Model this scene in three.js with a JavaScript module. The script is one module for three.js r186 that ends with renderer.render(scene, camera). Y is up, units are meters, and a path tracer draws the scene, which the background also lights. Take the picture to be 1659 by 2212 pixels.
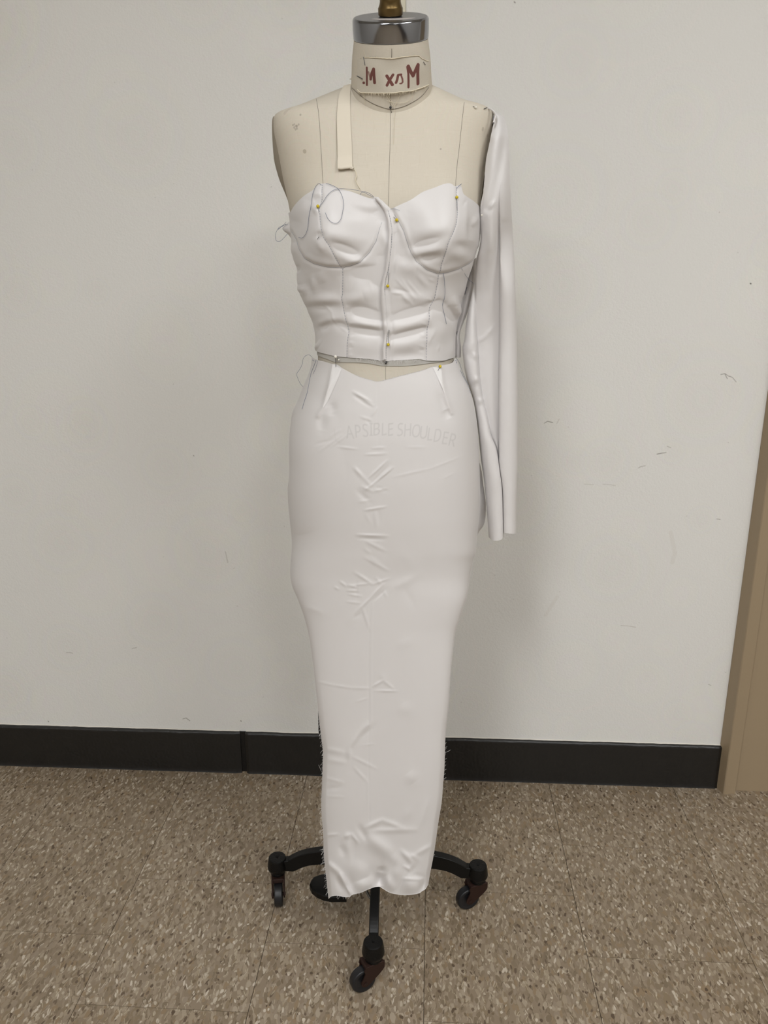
import * as THREE from 'three';
import { RoundedBoxGeometry } from 'three/addons/geometries/RoundedBoxGeometry.js';
import { mergeGeometries, mergeVertices } from 'three/addons/utils/BufferGeometryUtils.js';
import { RectAreaLightUniformsLib } from 'three/addons/lights/RectAreaLightUniformsLib.js';
import { ImprovedNoise } from 'three/addons/math/ImprovedNoise.js';

// ───────────── camera, lamps, exposure ─────────────
const scene = new THREE.Scene();
const camera = new THREE.PerspectiveCamera(65.009, 1659 / 2212, 0.05, 30);
camera.position.set(0.0896, 1.2362, 1.285);
camera.rotation.order = 'YXZ';
camera.rotation.set(-0.2945, 0.0602, -0.0043);
camera.updateMatrixWorld(true);
scene.background = new THREE.Color(0x000000);

const renderer = new THREE.WebGLRenderer({ antialias: true });
renderer.toneMapping = THREE.LinearToneMapping;
renderer.toneMappingExposure = 1.19;
renderer.shadowMap.enabled = true;
RectAreaLightUniformsLib.init();

const CEIL = 2.75;
// [x, z, strength]: recessed fluorescent troffers 0.6 x 1.2 m in the ceiling
// the width comes last
const LAMPS = [[-0.3, 2.0, 20, 0.3], [1.45, 1.5, 7.5, 0.6], [1.2, 3.8, 15, 0.6], [-1.2, 3.8, 11, 0.6]];
const LAMP_COLOUR = new THREE.Color(0.985, 0.994, 1.0);

// ───────────── helpers ─────────────
let seed = 12345;
const rnd = () => { seed = (seed * 1664525 + 1013904223) >>> 0; return seed / 4294967296; };
const rr = (a, b) => a + (b - a) * rnd();
const noise = new ImprovedNoise();
const V = (x, y, z) => new THREE.Vector3(x, y, z);
const clamp = (x, a, b) => Math.min(b, Math.max(a, x));
const lerp = (a, b, t) => a + (b - a) * t;
const used = {};
function numbered(n) { const k = used[n] = (used[n] ?? -1) + 1; return k ? `${n}_${String(k).padStart(3, '0')}` : n; }
function mesh(name, geo, mat, parent = scene) {
  const m = new THREE.Mesh(geo, mat);
  m.name = numbered(name); m.castShadow = m.receiveShadow = true; parent.add(m); return m;
}
function group(name, label, category, grp) {
  const g = new THREE.Group(); g.name = numbered(name); scene.add(g);
  g.userData = { label, category }; if (grp) g.userData.group = grp; return g;
}
function tag(o, label, category, grp) { Object.assign(o.userData, { label, category }); if (grp) o.userData.group = grp; return o; }
function structure(o) { o.userData.kind = 'structure'; return o; }

// photograph pixel -> ray; used while modelling to measure the place
const FPX = 1106 / Math.tan(THREE.MathUtils.degToRad(65.009 / 2));
function ray(px, py) { return V((px - 829.5) / FPX, -(py - 1106) / FPX, -1).applyQuaternion(camera.quaternion); }
function at(px, py, z) { const d = ray(px, py), c = camera.position; return c.clone().addScaledVector(d, (z - c.z) / d.z); }
const invQ = camera.quaternion.clone().invert();
function toPx(p) { const d = p.clone().sub(camera.position).applyQuaternion(invQ); return [829.5 + FPX * d.x / -d.z, 1106 - FPX * d.y / -d.z]; }
// smooth monotone curve through [x, y] pairs
function curve(pts) {
  const n = pts.length, x = pts.map(p => p[0]), y = pts.map(p => p[1]), m = [];
  for (let i = 0; i < n; i++) {
    if (i === 0 || i === n - 1) { const j = i ? n - 2 : 0; m[i] = (y[j + 1] - y[j]) / (x[j + 1] - x[j]); continue; }
    const a = (y[i] - y[i - 1]) / (x[i] - x[i - 1]), b = (y[i + 1] - y[i]) / (x[i + 1] - x[i]);
    m[i] = a * b <= 0 ? 0 : 2 * a * b / (a + b);
  }
  return v => {
    if (v <= x[0]) return y[0]; if (v >= x[n - 1]) return y[n - 1];
    let i = 0; while (v > x[i + 1]) i++;
    const h = x[i + 1] - x[i], t = (v - x[i]) / h, t2 = t * t, t3 = t2 * t;
    return (2 * t3 - 3 * t2 + 1) * y[i] + (t3 - 2 * t2 + t) * h * m[i] + (-2 * t3 + 3 * t2) * y[i + 1] + (t3 - t2) * h * m[i + 1];
  };
}
const dense = (pts) => { const o = []; for (let i = 0; i < pts.length - 1; i++) for (let k = 0; k < 4; k++) o.push([lerp(pts[i][0], pts[i + 1][0], k / 4), lerp(pts[i][1], pts[i + 1][1], k / 4)]); o.push(pts[pts.length - 1]); return o; };
const smooth = (a, b, v) => { const t = clamp((v - a) / (b - a), 0, 1); return t * t * (3 - 2 * t); };
function gridGeo(nu, nv, f, uv, closedU) {               // f(i/nu, j/nv) -> Vector3
  const pos = [], uvs = [], idx = [];
  for (let j = 0; j <= nv; j++) for (let i = 0; i <= nu; i++) {
    const p = f(i / nu, j / nv); pos.push(p.x, p.y, p.z);
    const t = uv ? uv(i / nu, j / nv, p) : [i / nu, 1 - j / nv]; uvs.push(t[0], t[1]);
  }
  for (let j = 0; j < nv; j++) for (let i = 0; i < nu; i++) {
    const a = j * (nu + 1) + i, b = a + 1, c = a + nu + 1, d = c + 1; idx.push(a, c, b, b, c, d);
  }
  const g = new THREE.BufferGeometry();
  g.setAttribute('position', new THREE.Float32BufferAttribute(pos, 3));
  g.setAttribute('uv', new THREE.Float32BufferAttribute(uvs, 2));
  g.setIndex(idx); g.computeVertexNormals();
  if (closedU) {
    const n = g.attributes.normal;
    for (let j = 0; j <= nv; j++) {
      const a = j * (nu + 1), b = a + nu, v = V(n.getX(a) + n.getX(b), n.getY(a) + n.getY(b), n.getZ(a) + n.getZ(b)).normalize();
      n.setXYZ(a, v.x, v.y, v.z); n.setXYZ(b, v.x, v.y, v.z);
    }
  }
  return g;
}
function tube(pts, r, seg = 0, sides = 5) {
  const c = new THREE.CatmullRomCurve3(pts, false, 'centripetal');
  return new THREE.TubeGeometry(c, seg || Math.max(4, pts.length * 4), r, sides, false);
}
function canvasTexture(w, h, draw, srgb = true) {
  const c = document.createElement('canvas'); c.width = w; c.height = h; draw(c.getContext('2d'), w, h);
  const t = new THREE.CanvasTexture(c); if (srgb) t.colorSpace = THREE.SRGBColorSpace;
  t.wrapS = t.wrapT = THREE.RepeatWrapping; t.anisotropy = 8; return t;
}
function noiseTexture(n, f) {                             // grey data texture for bump
  const d = new Uint8Array(n * n * 4);
  for (let j = 0; j < n; j++) for (let i = 0; i < n; i++) { const v = clamp(f(i, j) * 255, 0, 255), k = (j * n + i) * 4; d[k] = d[k + 1] = d[k + 2] = v; d[k + 3] = 255; }
  const t = new THREE.DataTexture(d, n, n); t.wrapS = t.wrapT = THREE.RepeatWrapping; t.magFilter = THREE.LinearFilter; t.minFilter = THREE.LinearMipmapLinearFilter; t.generateMipmaps = true; t.needsUpdate = true; return t;
}
const std = (o) => new THREE.MeshStandardMaterial(o), phy = (o) => new THREE.MeshPhysicalMaterial(o);

// ───────────── materials ─────────────
const plasterBump = noiseTexture(512, (i, j) => 0.5 + 0.22 * noise.noise(i / 512 * 64, j / 512 * 64, 1.3) + 0.2 * noise.noise(i / 512 * 128, j / 512 * 128, 7.7) + 0.15 * noise.noise(i / 512 * 24, j / 512 * 24, 3.1));
const weaveBump = noiseTexture(256, (i, j) => 0.5 + 0.22 * Math.sin(i / 256 * Math.PI * 2 * 64) * Math.cos(j / 256 * Math.PI * 2 * 64) + 0.25 * (rnd() - 0.5));
const paintBump = noiseTexture(256, (i, j) => 0.5 + 0.3 * noise.noise(i / 256 * 10, j / 256 * 10, 5.5) + 0.25 * noise.noise(i / 256 * 40, j / 256 * 40, 2.5));
const castBump = noiseTexture(256, (i, j) => 0.5 + 0.35 * noise.noise(i / 256 * 40, j / 256 * 40, 9.5) + 0.2 * noise.noise(i / 256 * 90, j / 256 * 90, 4.5));

const M = {
  ceiling: std({ color: 0xd9d7d0, roughness: 0.95 }),
  roomWall: std({ color: 0xcfccc6, roughness: 0.9 }),
  farWall: std({ color: 0x57534d, roughness: 0.9 }),
  lampGlow: std({ color: 0xffffff, emissive: LAMP_COLOUR, emissiveIntensity: 5 }),
  lampFrame: std({ color: 0xe8e8e4, roughness: 0.5 }),
  base: phy({ color: 0x141312, roughness: 0.42, bumpMap: paintBump, bumpScale: 0.0016, clearcoat: 0.25, clearcoatRoughness: 0.4 }),
  caulk: std({ color: 0xd8d3ca, roughness: 0.9 }),
  frame: std({ color: 0x9e8c72, roughness: 0.5, bumpMap: paintBump, bumpScale: 0.0003 }),
  raceway: std({ color: 0xd9d3bd, roughness: 0.5 }),
  grout: std({ color: 0x3a3027, roughness: 0.95 }),
  seam: std({ color: 0x6a6157, roughness: 0.9 }),
  plate: std({ color: 0x9d9484, roughness: 0.9, bumpMap: weaveBump, bumpScale: 0.0002 }),
  armGapShade: std({ color: 0x4c453b, roughness: 0.95 }),
  chrome: std({ color: 0x94969b, metalness: 1, roughness: 0.14 }),
  chromeTop: std({ color: 0xa2a4aa, metalness: 1, roughness: 0.38 }),
  brass: std({ color: 0x6e5a38, metalness: 0.85, roughness: 0.34 }),
  iron: phy({ color: 0x060606, roughness: 0.42, specularIntensity: 0.55, bumpMap: castBump, bumpScale: 0.0006 }),
  rust: std({ color: 0x2c170f, roughness: 0.6, metalness: 0.3, bumpMap: castBump, bumpScale: 0.0005 }),
  rubber: std({ color: 0x17171a, roughness: 0.45 }),
  hubSteel: std({ color: 0x8c8c8c, metalness: 1, roughness: 0.3 }),
  satin: phy({ color: 0xd9d6d5, roughness: 0.42, specularIntensity: 0.75, sheen: 0.15, sheenRoughness: 0.5, sheenColor: new THREE.Color(1, 1, 1), side: THREE.DoubleSide }),
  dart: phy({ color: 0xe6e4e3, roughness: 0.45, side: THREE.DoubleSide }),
  thread: std({ color: 0x55607c, roughness: 0.8 }),
  stitch: std({ color: 0x8f919b, roughness: 0.9 }),
  fray: std({ color: 0xe6e4e2, roughness: 0.9 }),
  creamThread: std({ color: 0xdad0ba, roughness: 0.9 }),
  tape: std({ color: 0xcdcac3, roughness: 0.95, bumpMap: weaveBump, bumpScale: 0.0005, side: THREE.DoubleSide }),
  strap: std({ color: 0xe0d7c6, roughness: 0.95, bumpMap: weaveBump, bumpScale: 0.0003, side: THREE.DoubleSide }),
  residue: std({ color: 0xb9b2ad, roughness: 0.8 }),
  pinSteel: std({ color: 0x6c6c70, metalness: 1, roughness: 0.3 }),
  yellow: phy({ color: 0xcbb40c, roughness: 0.25, clearcoat: 0.5 }),
  pearl: phy({ color: 0xe2ddd2, roughness: 0.25, clearcoat: 0.6 }),
  blackHead: phy({ color: 0x1d1c20, roughness: 0.3, clearcoat: 0.4 }),
};

// ───────────── the setting ─────────────
const WZ = -0.4773, XL = -2.6, XR = 3.0, ZF = 5.0, TH = 0.12;
const box = (x0, x1, y0, y1, z0, z1) => new THREE.BoxGeometry(x1 - x0, y1 - y0, z1 - z0).translate((x0 + x1) / 2, (y0 + y1) / 2, (z0 + z1) / 2);
function scuffWall(c, w, h) {                              // the back wall's paint with its scuffs: 2.4 m square patch
  const X = x => (x + 1.2) / 2.4 * w, Y = y => h - (y + 0.1) / 2.4 * h;
  c.fillStyle = '#e4e3df'; c.fillRect(0, 0, w, h);
  for (let i = 0; i < 260; i++) { const r = rr(30, 160); const g = c.createRadialGradient(0, 0, 0, 0, 0, r); const d = rnd() < 0.5; g.addColorStop(0, d ? 'rgba(210,206,196,.10)' : 'rgba(240,238,232,.10)'); g.addColorStop(1, 'rgba(228,225,217,0)'); c.save(); c.translate(rr(0, w), rr(0, h)); c.fillStyle = g; c.beginPath(); c.arc(0, 0, r, 0, 7); c.fill(); c.restore(); }
  c.lineCap = 'round';
  const mark = (pts, col, lw) => { c.strokeStyle = col; c.lineWidth = lw; c.beginPath(); pts.forEach(([px, py], i) => { const p = at(px, py, WZ); i ? c.lineTo(X(p.x), Y(p.y)) : c.moveTo(X(p.x), Y(p.y)); }); c.stroke(); };
  mark([[1557, 809], [1566, 807], [1573, 812], [1582, 815], [1590, 825]], 'rgba(110,105,98,.75)', 1);
  mark([[1566, 808], [1571, 818]], 'rgba(70,66,60,.6)', 1);
  mark([[1176, 914], [1183, 910], [1194, 913]], 'rgba(110,105,98,.7)', 1.1);
  mark([[1419, 981], [1429, 979], [1439, 978]], 'rgba(110,105,98,.7)', 1.2);
  mark([[1441, 964], [1449, 967]], 'rgba(120,114,105,.5)', 1);
  mark([[1341, 1351], [1355, 1352], [1373, 1355]], 'rgba(180,174,164,.6)', 1.2);
  mark([[1548, 1121], [1556, 1122]], 'rgba(130,124,115,.6)', 1);
  mark([[1379, 1011], [1384, 1008], [1394, 1006]], 'rgba(130,124,115,.5)', 1.2);
  mark([[1262, 1046], [1282, 1047]], 'rgba(150,145,136,.35)', 1); mark([[1302, 1046], [1318, 1047], [1330, 1049]], 'rgba(150,145,136,.35)', 1);
  mark([[143, 1410], [150, 1409.5], [157, 1411]], 'rgba(120,114,105,.5)', 1); mark([[285, 1401], [289, 1400], [295, 1399]], 'rgba(120,114,105,.5)', 1);
  mark([[1208, 905], [1203, 915]], 'rgba(150,145,136,.4)', 1);
  mark([[1530, 1478], [1536, 1481]], 'rgba(130,124,115,.6)', 1);
  mark([[1449, 1150], [1458, 1195], [1452, 1215]], 'rgba(180,176,168,.1)', 8);
  mark([[1178, 1330], [1203, 1290]], 'rgba(180,176,168,.1)', 7);
  mark([[395, 1553], [402, 1551], [410, 1557]], 'rgba(110,104,96,.7)', 1.2);
  mark([[487, 1192], [492, 1215]], 'rgba(150,145,136,.3)', 2);
  mark([[1621, 612], [1622, 613]], 'rgba(60,56,50,.8)', 2);
  mark([[418, 984], [419, 985]], 'rgba(120,114,105,.6)', 1.6);
  mark([[1111, 4], [1113, 6]], 'rgba(90,84,76,.6)', 1.5);
  mark([[913, 120], [914, 121]], 'rgba(90,84,76,.6)', 1.5);
  mark([[104, 1558], [105, 1559]], 'rgba(90,84,76,.7)', 2);
  mark([[520, 1557], [521, 1558]], 'rgba(90,84,76,.7)', 1.8);
  for (let i = 0; i < 40; i++) mark([[rr(0, 1600), rr(0, 1550)], [0, 0]].slice(0, 1).flatMap(p => [p, [p[0] + rr(-2, 2), p[1] + rr(-2, 2)]]), 'rgba(120,114,104,.35)', 1);
}
const wallMap = canvasTexture(2048, 2048, scuffWall);
const wallMat = std({ map: wallMap, roughness: 0.82, bumpMap: plasterBump.clone(), bumpScale: 0.0006 });
wallMat.bumpMap.repeat.set(8, 8); wallMat.bumpMap.needsUpdate = true;
{
  const g = box(XL, XR, 0, CEIL, WZ - TH, WZ); const p = g.attributes.position, u = g.attributes.uv;
  for (let i = 0; i < p.count; i++) u.setXY(i, (p.getX(i) + 1.2) / 2.4, (p.getY(i) + 0.1) / 2.4);
  structure(mesh('wall_back', g, wallMat));
}
structure(mesh('wall_left', box(XL - TH, XL, 0, CEIL, WZ - TH, ZF + TH), M.roomWall));
structure(mesh('wall_right', box(XR, XR + TH, 0, CEIL, WZ - TH, ZF + TH), M.roomWall));
structure(mesh('wall_front', box(XL, XR, 0, CEIL, ZF, ZF + TH), M.farWall));
structure(mesh('ceiling', box(XL - TH, XR + TH, CEIL, CEIL + TH, WZ - TH, ZF + TH), M.ceiling));

// floor: speckled vinyl tiles, each its own piece, columns staggered by half a tile
const T = 0.3048;
function chips(c, w, h) {
  c.fillStyle = '#8f8170'; c.fillRect(0, 0, w, h);
  const px = w / (2 * T);                                  // pixels per metre
  const chip = (x, y, L, W, a, col) => {
    const q = Array.from({ length: 8 }, () => rr(0.7, 1.15));
    for (const ox of [-w, 0, w]) for (const oy of [-h, 0, h]) {
      const X = x + ox, Y = y + oy; if (X < -60 || X > w + 60 || Y < -60 || Y > h + 60) continue;
      c.save(); c.translate(X, Y); c.rotate(a); c.fillStyle = col; c.beginPath();
      q.forEach((k, i) => { const t = i / 8 * 6.283; i ? c.lineTo(Math.cos(t) * W * k, Math.sin(t) * L * k) : c.moveTo(Math.cos(t) * W * k, Math.sin(t) * L * k); });
      c.closePath(); c.fill(); c.restore();
    }
  };
  const pick = l => l[rnd() * l.length | 0];
  const mid = ['#8b7d6b', '#96897a', '#a19482', '#7f715f', '#998b7a', '#a89c8c', '#867866', '#9d907f', '#8a7b66', '#917f68'];
  for (let i = 0; i < 6500; i++) chip(rr(0, w), rr(0, h), rr(0.005, 0.0115) * px, rr(0.0022, 0.0052) * px, rr(-0.4, 0.4), pick(mid));
  for (let i = 0; i < 800; i++) chip(rr(0, w), rr(0, h), rr(0.0025, 0.0065) * px, rr(0.0014, 0.0032) * px, rr(-0.5, 0.5), pick(['#68594a', '#5e4f40', '#716252', '#756652']));
  for (let i = 0; i < 1100; i++) chip(rr(0, w), rr(0, h), rr(0.0025, 0.0075) * px, rr(0.0010, 0.0030) * px, rr(-0.5, 0.5), pick(['#b5aa9b', '#bdb3a5', '#aea393', '#c9c0b4']));
  c.lineCap = 'round';
  for (let i = 0; i < 2000; i++) {                         // thin curved slivers
    const x = rr(0, w), y = rr(0, h), L = rr(0.005, 0.013) * px, a = rr(-0.5, 0.5), k = rr(-0.3, 0.3) * L;
    c.save(); c.translate(x, y); c.rotate(a); c.strokeStyle = rnd() < 0.5 ? 'rgba(205,196,178,.7)' : 'rgba(88,74,58,.7)'; c.lineWidth = rr(0.0005, 0.0012) * px;
    c.beginPath(); c.moveTo(0, -L / 2); c.quadraticCurveTo(k, 0, 0, L / 2); c.stroke(); c.restore();
  }
}
const floorMat = std({ map: canvasTexture(2048, 2048, chips), roughness: 0.55, color: 0xf2efe9 });
const floorMat2 = std({ map: canvasTexture(2048, 2048, chips), roughness: 0.5, color: 0xece8e0 });
const floor = structure(new THREE.Group()); floor.name = 'floor'; scene.add(floor);
mesh('floor_bed', box(XL - TH, XR + TH, -0.1, -0.003, WZ - TH, ZF + TH), M.grout, floor);
{
  const gap = 0.0005, tileGeos = {};
  function tileGeo(w, d, k) {
    const key = w.toFixed(4) + '_' + d.toFixed(4) + '_' + k; if (tileGeos[key]) return tileGeos[key];
    const g = new THREE.BoxGeometry(w - 2 * gap, 0.003, d - 2 * gap).translate(0, -0.0015, 0), p = g.attributes.position, u = g.attributes.uv;
    const ou = (k % 5) * 0.197, ov = (k % 3) * 0.331;
    for (let i = 0; i < p.count; i++) u.setXY(i, p.getX(i) / (2 * T) + ou, -p.getZ(i) / (2 * T) + ov);
    return tileGeos[key] = g;
  }
  let n = 0;
  for (let k = -7; k < 12; k++) {
    const xa = -0.52 + k * T, x0 = Math.max(XL, xa), x1 = Math.min(XR, xa + T); if (x1 - x0 < 0.02) continue;
    const off = (((k % 2) + 2) % 2) ? 0.0652 : 0.2176;
    for (let j = -5; j < 18; j++) {
      const za = off + j * T, z0 = Math.max(WZ, za), z1 = Math.min(ZF, za + T); if (z1 - z0 < 0.01) continue;
      const kk = (k * 7 + j * 3 + 105) % 15, whole = x1 - x0 > 0.3 && z1 - z0 > 0.3;
      if (za > 1.6 && n > 290) continue;
      const m = mesh('tile', tileGeo(x1 - x0, z1 - z0, kk), (kk + j) % 2 ? floorMat : floorMat2, floor); n++;
      m.position.set((x0 + x1) / 2, 0, (z0 + z1) / 2);
    }
  }
}
// baseboard: two black painted lengths with a gap between
function baseboard(x0, x1, parentName) {
  const H = 0.1165, D = 0.011, s = new THREE.Shape();
  s.moveTo(0, 0); s.lineTo(D + 0.002, 0); s.quadraticCurveTo(D, 0.004, D, 0.012); s.lineTo(D, H - 0.008); s.quadraticCurveTo(D, H, D - 0.006, H); s.lineTo(0, H); s.closePath();
  const n = 160, g0 = new THREE.ExtrudeGeometry(s, { depth: x1 - x0, steps: n, bevelEnabled: false, curveSegments: 6 });
  const p = g0.attributes.position;
  for (let i = 0; i < p.count; i++) {
    const w = x0 + p.getZ(i), dx = p.getX(i), y = p.getY(i);
    const ends = Math.min(p.getZ(i), x1 - x0 - p.getZ(i)), shrink = ends < 0.004 ? 0.003 * (1 - ends / 0.004) : 0;
    const wob = 0.0011 * noise.noise(w * 9, y * 12, 3) + 0.0007 * noise.noise(w * 40, y * 40, 8);
    p.setXYZ(i, w, y + (y > 0.09 ? 0.0012 * noise.noise(w * 14, 2, 2) + 0.0006 * noise.noise(w * 60, 2, 2) : 0), WZ + Math.max(0, dx - shrink) + (dx > 0.004 ? wob : 0));
  }
  g0.computeVertexNormals();
  const u = g0.attributes.uv; for (let i = 0; i < p.count; i++) u.setXY(i, p.getX(i) / 0.25, p.getY(i) / 0.25);
  return structure(mesh(parentName, g0, M.base));
}
const bbl = baseboard(XL, -0.3835, 'baseboard_left'), bbr = baseboard(-0.3705, 0.8075, 'baseboard_right');
const fillStrip = structure(mesh('trim_1', box(-0.384, -0.370, 0, 0.116, WZ, WZ + 0.0035), M.base));
// ragged line of wall paint lapping over the top of the baseboard
function lap(x0, x1, parent) {
  const pts = []; for (let x = x0; x <= x1; x += 0.006) pts.push(x);
  const g = gridGeo(pts.length - 1, 1, (s, t) => { const x = lerp(x0, x1, s), e = 0.0012 + 0.0016 * Math.max(0, noise.noise(x * 16, 4, 1)) + 0.0012 * Math.max(0, noise.noise(x * 70, 1, 1)); return V(x, 0.1165 + 0.0012 * noise.noise(x * 14, 2, 2) + 0.0006 * noise.noise(x * 60, 2, 2) + (t ? 0.0004 : 0.0022), WZ + (t ? e + 0.002 : 0.0003)); });
  mesh('paint_edge', g, M.caulk, parent);
}
lap(XL, -0.385, bbl); lap(-0.369, 0.806, bbr);

// hollow metal door frame and door at the right
const door = new THREE.Group(); door.name = 'door_1'; structure(door); scene.add(door);
{
  const s = new THREE.Shape();                             // plan of the jamb: x, z
  s.moveTo(0.8055, WZ - 0.02); s.lineTo(0.8055, WZ + 0.004); s.lineTo(0.8085, WZ + 0.012); s.lineTo(0.814, WZ + 0.0335); s.quadraticCurveTo(0.815, WZ + 0.0345, 0.817, WZ + 0.0345);
  s.lineTo(0.8435, WZ + 0.0300); s.quadraticCurveTo(0.845, WZ + 0.0297, 0.845, WZ + 0.028); s.lineTo(0.8455, WZ + 0.010); s.lineTo(0.8455, WZ - 0.02); s.closePath();
  const g = new THREE.ExtrudeGeometry(s, { depth: 2.12, steps: 1, bevelEnabled: false }); g.rotateX(-Math.PI / 2); g.scale(1, 1, -1);
  const idx = g.index; // mirrored by the scale: flip the winding
  const p = g.attributes.position, nn = g.attributes.normal;
  for (let i = 0; i < p.count; i += 3) { for (const a of [p, nn]) { const x = a.getX(i), y = a.getY(i), z = a.getZ(i); a.setXYZ(i, a.getX(i + 2), a.getY(i + 2), a.getZ(i + 2)); a.setXYZ(i + 2, x, y, z); } }
  g.computeVertexNormals();
  mesh('door_frame', g, M.frame, door);
  mesh('frame_face', box(0.8455, 0.93, 0, 2.12, WZ, WZ + 0.017), M.frame, door);
  mesh('door_leaf', box(0.93, 1.86, 0.004, 2.10, WZ, WZ + 0.012), M.frame, door);
  mesh('frame_head', box(0.8055, 1.95, 2.12, 2.17, WZ, WZ + 0.034), M.frame, door);
  mesh('door_frame', box(1.86, 1.95, 0, 2.12, WZ, WZ + 0.034), M.frame, door);
}
// ceiling lamps
LAMPS.forEach(([x, z, power, wd], i) => {
  const f = new THREE.Group(); f.name = numbered('ceiling_light'); scene.add(f);
  f.userData = { label: ['narrow fluorescent ceiling panel above and behind the camera', 'fluorescent ceiling panel nearest the tan door on the right', 'fluorescent ceiling panel far behind the camera on the right', 'fluorescent ceiling panel far behind the camera on the left'][i], category: 'ceiling light', group: 'ceiling panels' };
  f.position.set(x, CEIL, z);
  const w = wd / 2, fr = [box(-w - 0.02, w + 0.02, -0.02, 0, -0.62, -0.6), box(-w - 0.02, w + 0.02, -0.02, 0, 0.6, 0.62), box(-w - 0.02, -w, -0.02, 0, -0.6, 0.6), box(w, w + 0.02, -0.02, 0, -0.6, 0.6)];
  mesh('lamp_frame', mergeGeometries(fr), M.lampFrame, f);
  mesh('diffuser', box(-w, w, -0.012, -0.004, -0.6, 0.6), M.lampGlow, f);
  const l = new THREE.RectAreaLight(LAMP_COLOUR, power, wd, 1.2);
  l.position.set(0, -0.02, 0); l.rotation.x = -Math.PI / 2; f.add(l);
});
// cream wire cover running up the wall behind the neck
{
  const w = tag(mesh('cable_raceway', new RoundedBoxGeometry(0.030, CEIL - 0.118, 0.012, 2, 0.003).translate(0.0145, (CEIL + 0.118) / 2, WZ + 0.006), M.raceway), 'cream plastic wire cover on the wall behind the brass neck knob', 'wire cover');
}

// ───────────── the dress form ─────────────
const form = group('dress_form', 'beige canvas dress form with a chrome neck cap on a black wheeled iron base', 'dress form');
// silhouette of the canvas body: row, left, right (pixels of the photograph), turned into metres at the side-seam plane
const ROWS = [[184, 762, 928], [192, 736, 943], [203, 708, 966], [212, 685, 985], [221, 663, 1004], [230, 639, 1035], [238, 611, 1055], [246, 596, 1063], [256, 592, 1066], [280, 593, 1063], [310, 599, 1058], [343, 606, 1053], [380, 613, 1046], [415, 621, 1041], [457, 630, 1036], [490, 636, 1035], [520, 638, 1032], [550, 640, 1024], [580, 646, 1015], [610, 650, 1005], [640, 658, 998], [670, 670, 990], [700, 683, 984], [740, 688, 980], [772, 689, 980], [800, 679, 991], [840, 661, 1010], [870, 649, 1018], [900, 638, 1023], [950, 630, 1026], [1000, 630, 1029], [1060, 629, 1032], [1120, 633, 1027], [1180, 643, 1016], [1240, 664, 992]];
const rowsM = ROWS.map(([py, l, r]) => { const L = at(l, py, 0), R = at(r, py, 0); return [(L.y + R.y) / 2, (L.x + R.x) / 2, (R.x - L.x) / 2]; }).reverse();
const bodyC = curve(rowsM.map(r => [r[0], r[1]])), bodyA = curve(rowsM.map(r => [r[0], r[2]]));
const Y0 = rowsM[0][0], Y1 = rowsM[rowsM.length - 1][0];
const bodyF = curve([[Y0, 0.060], [0.79, 0.090], [0.85, 0.106], [0.93, 0.112], [1.02, 0.108], [1.095, 0.095], [1.17, 0.100], [1.25, 0.110], [1.32, 0.108], [1.38, 0.092], [1.42, 0.076], [1.447, 0.062], [1.47, 0.045], [Y1, 0.035]]);
const bodyB = curve([[Y0, 0.09], [0.85, 0.125], [0.93, 0.132], [1.02, 0.11], [1.095, 0.078], [1.17, 0.088], [1.25, 0.105], [1.32, 0.115], [1.38, 0.115], [1.42, 0.10], [1.447, 0.08], [1.47, 0.055], [Y1, 0.04]]);
const APEX = [at(692, 505, 0.13), at(976, 508, 0.13)];
function bust(x, y) { let s = 0; for (const p of APEX) { const dx = (x - p.x) / 0.050, dy = (y - p.y) / (y > p.y ? 0.058 : 0.046); s += Math.exp(-(dx * dx + dy * dy)); } return s; }
function bodyPoint(a, y, off = 0, bustAmp = 0.034) {      // a: 0 front, +90° the right side, 180° back
  const A = bodyA(y) + off, s = Math.sin(a), c = Math.cos(a), n = c >= 0 ? 2.35 : 2.2, e = 2 / n;
  const x = A * Math.sign(s) * Math.pow(Math.abs(s), e);
  const X = bodyC(y) + x, d = (c >= 0 ? bodyF(y) : bodyB(y)) + off;
  let z = d * Math.sign(c) * Math.pow(Math.abs(c), e);
  if (c > 0) z += bustAmp * bust(X, y) * Math.pow(c, 0.5);
  return V(X, y, z);
}
function bodyFront(x, y, off = 0) {                       // depth of the front surface, or null beside it
  const A = bodyA(y) + off, q = Math.abs(x - bodyC(y)) / A; if (q >= 1 || y > Y1 || y < Y0) return null;
  const n = 2.35, c = Math.pow(1 - Math.pow(q, n), 1 / 2), z = (bodyF(y) + off) * Math.pow(c, 2 / n);
  return z + 0.034 * bust(x, y) * Math.pow(c, 0.5);
}
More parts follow.
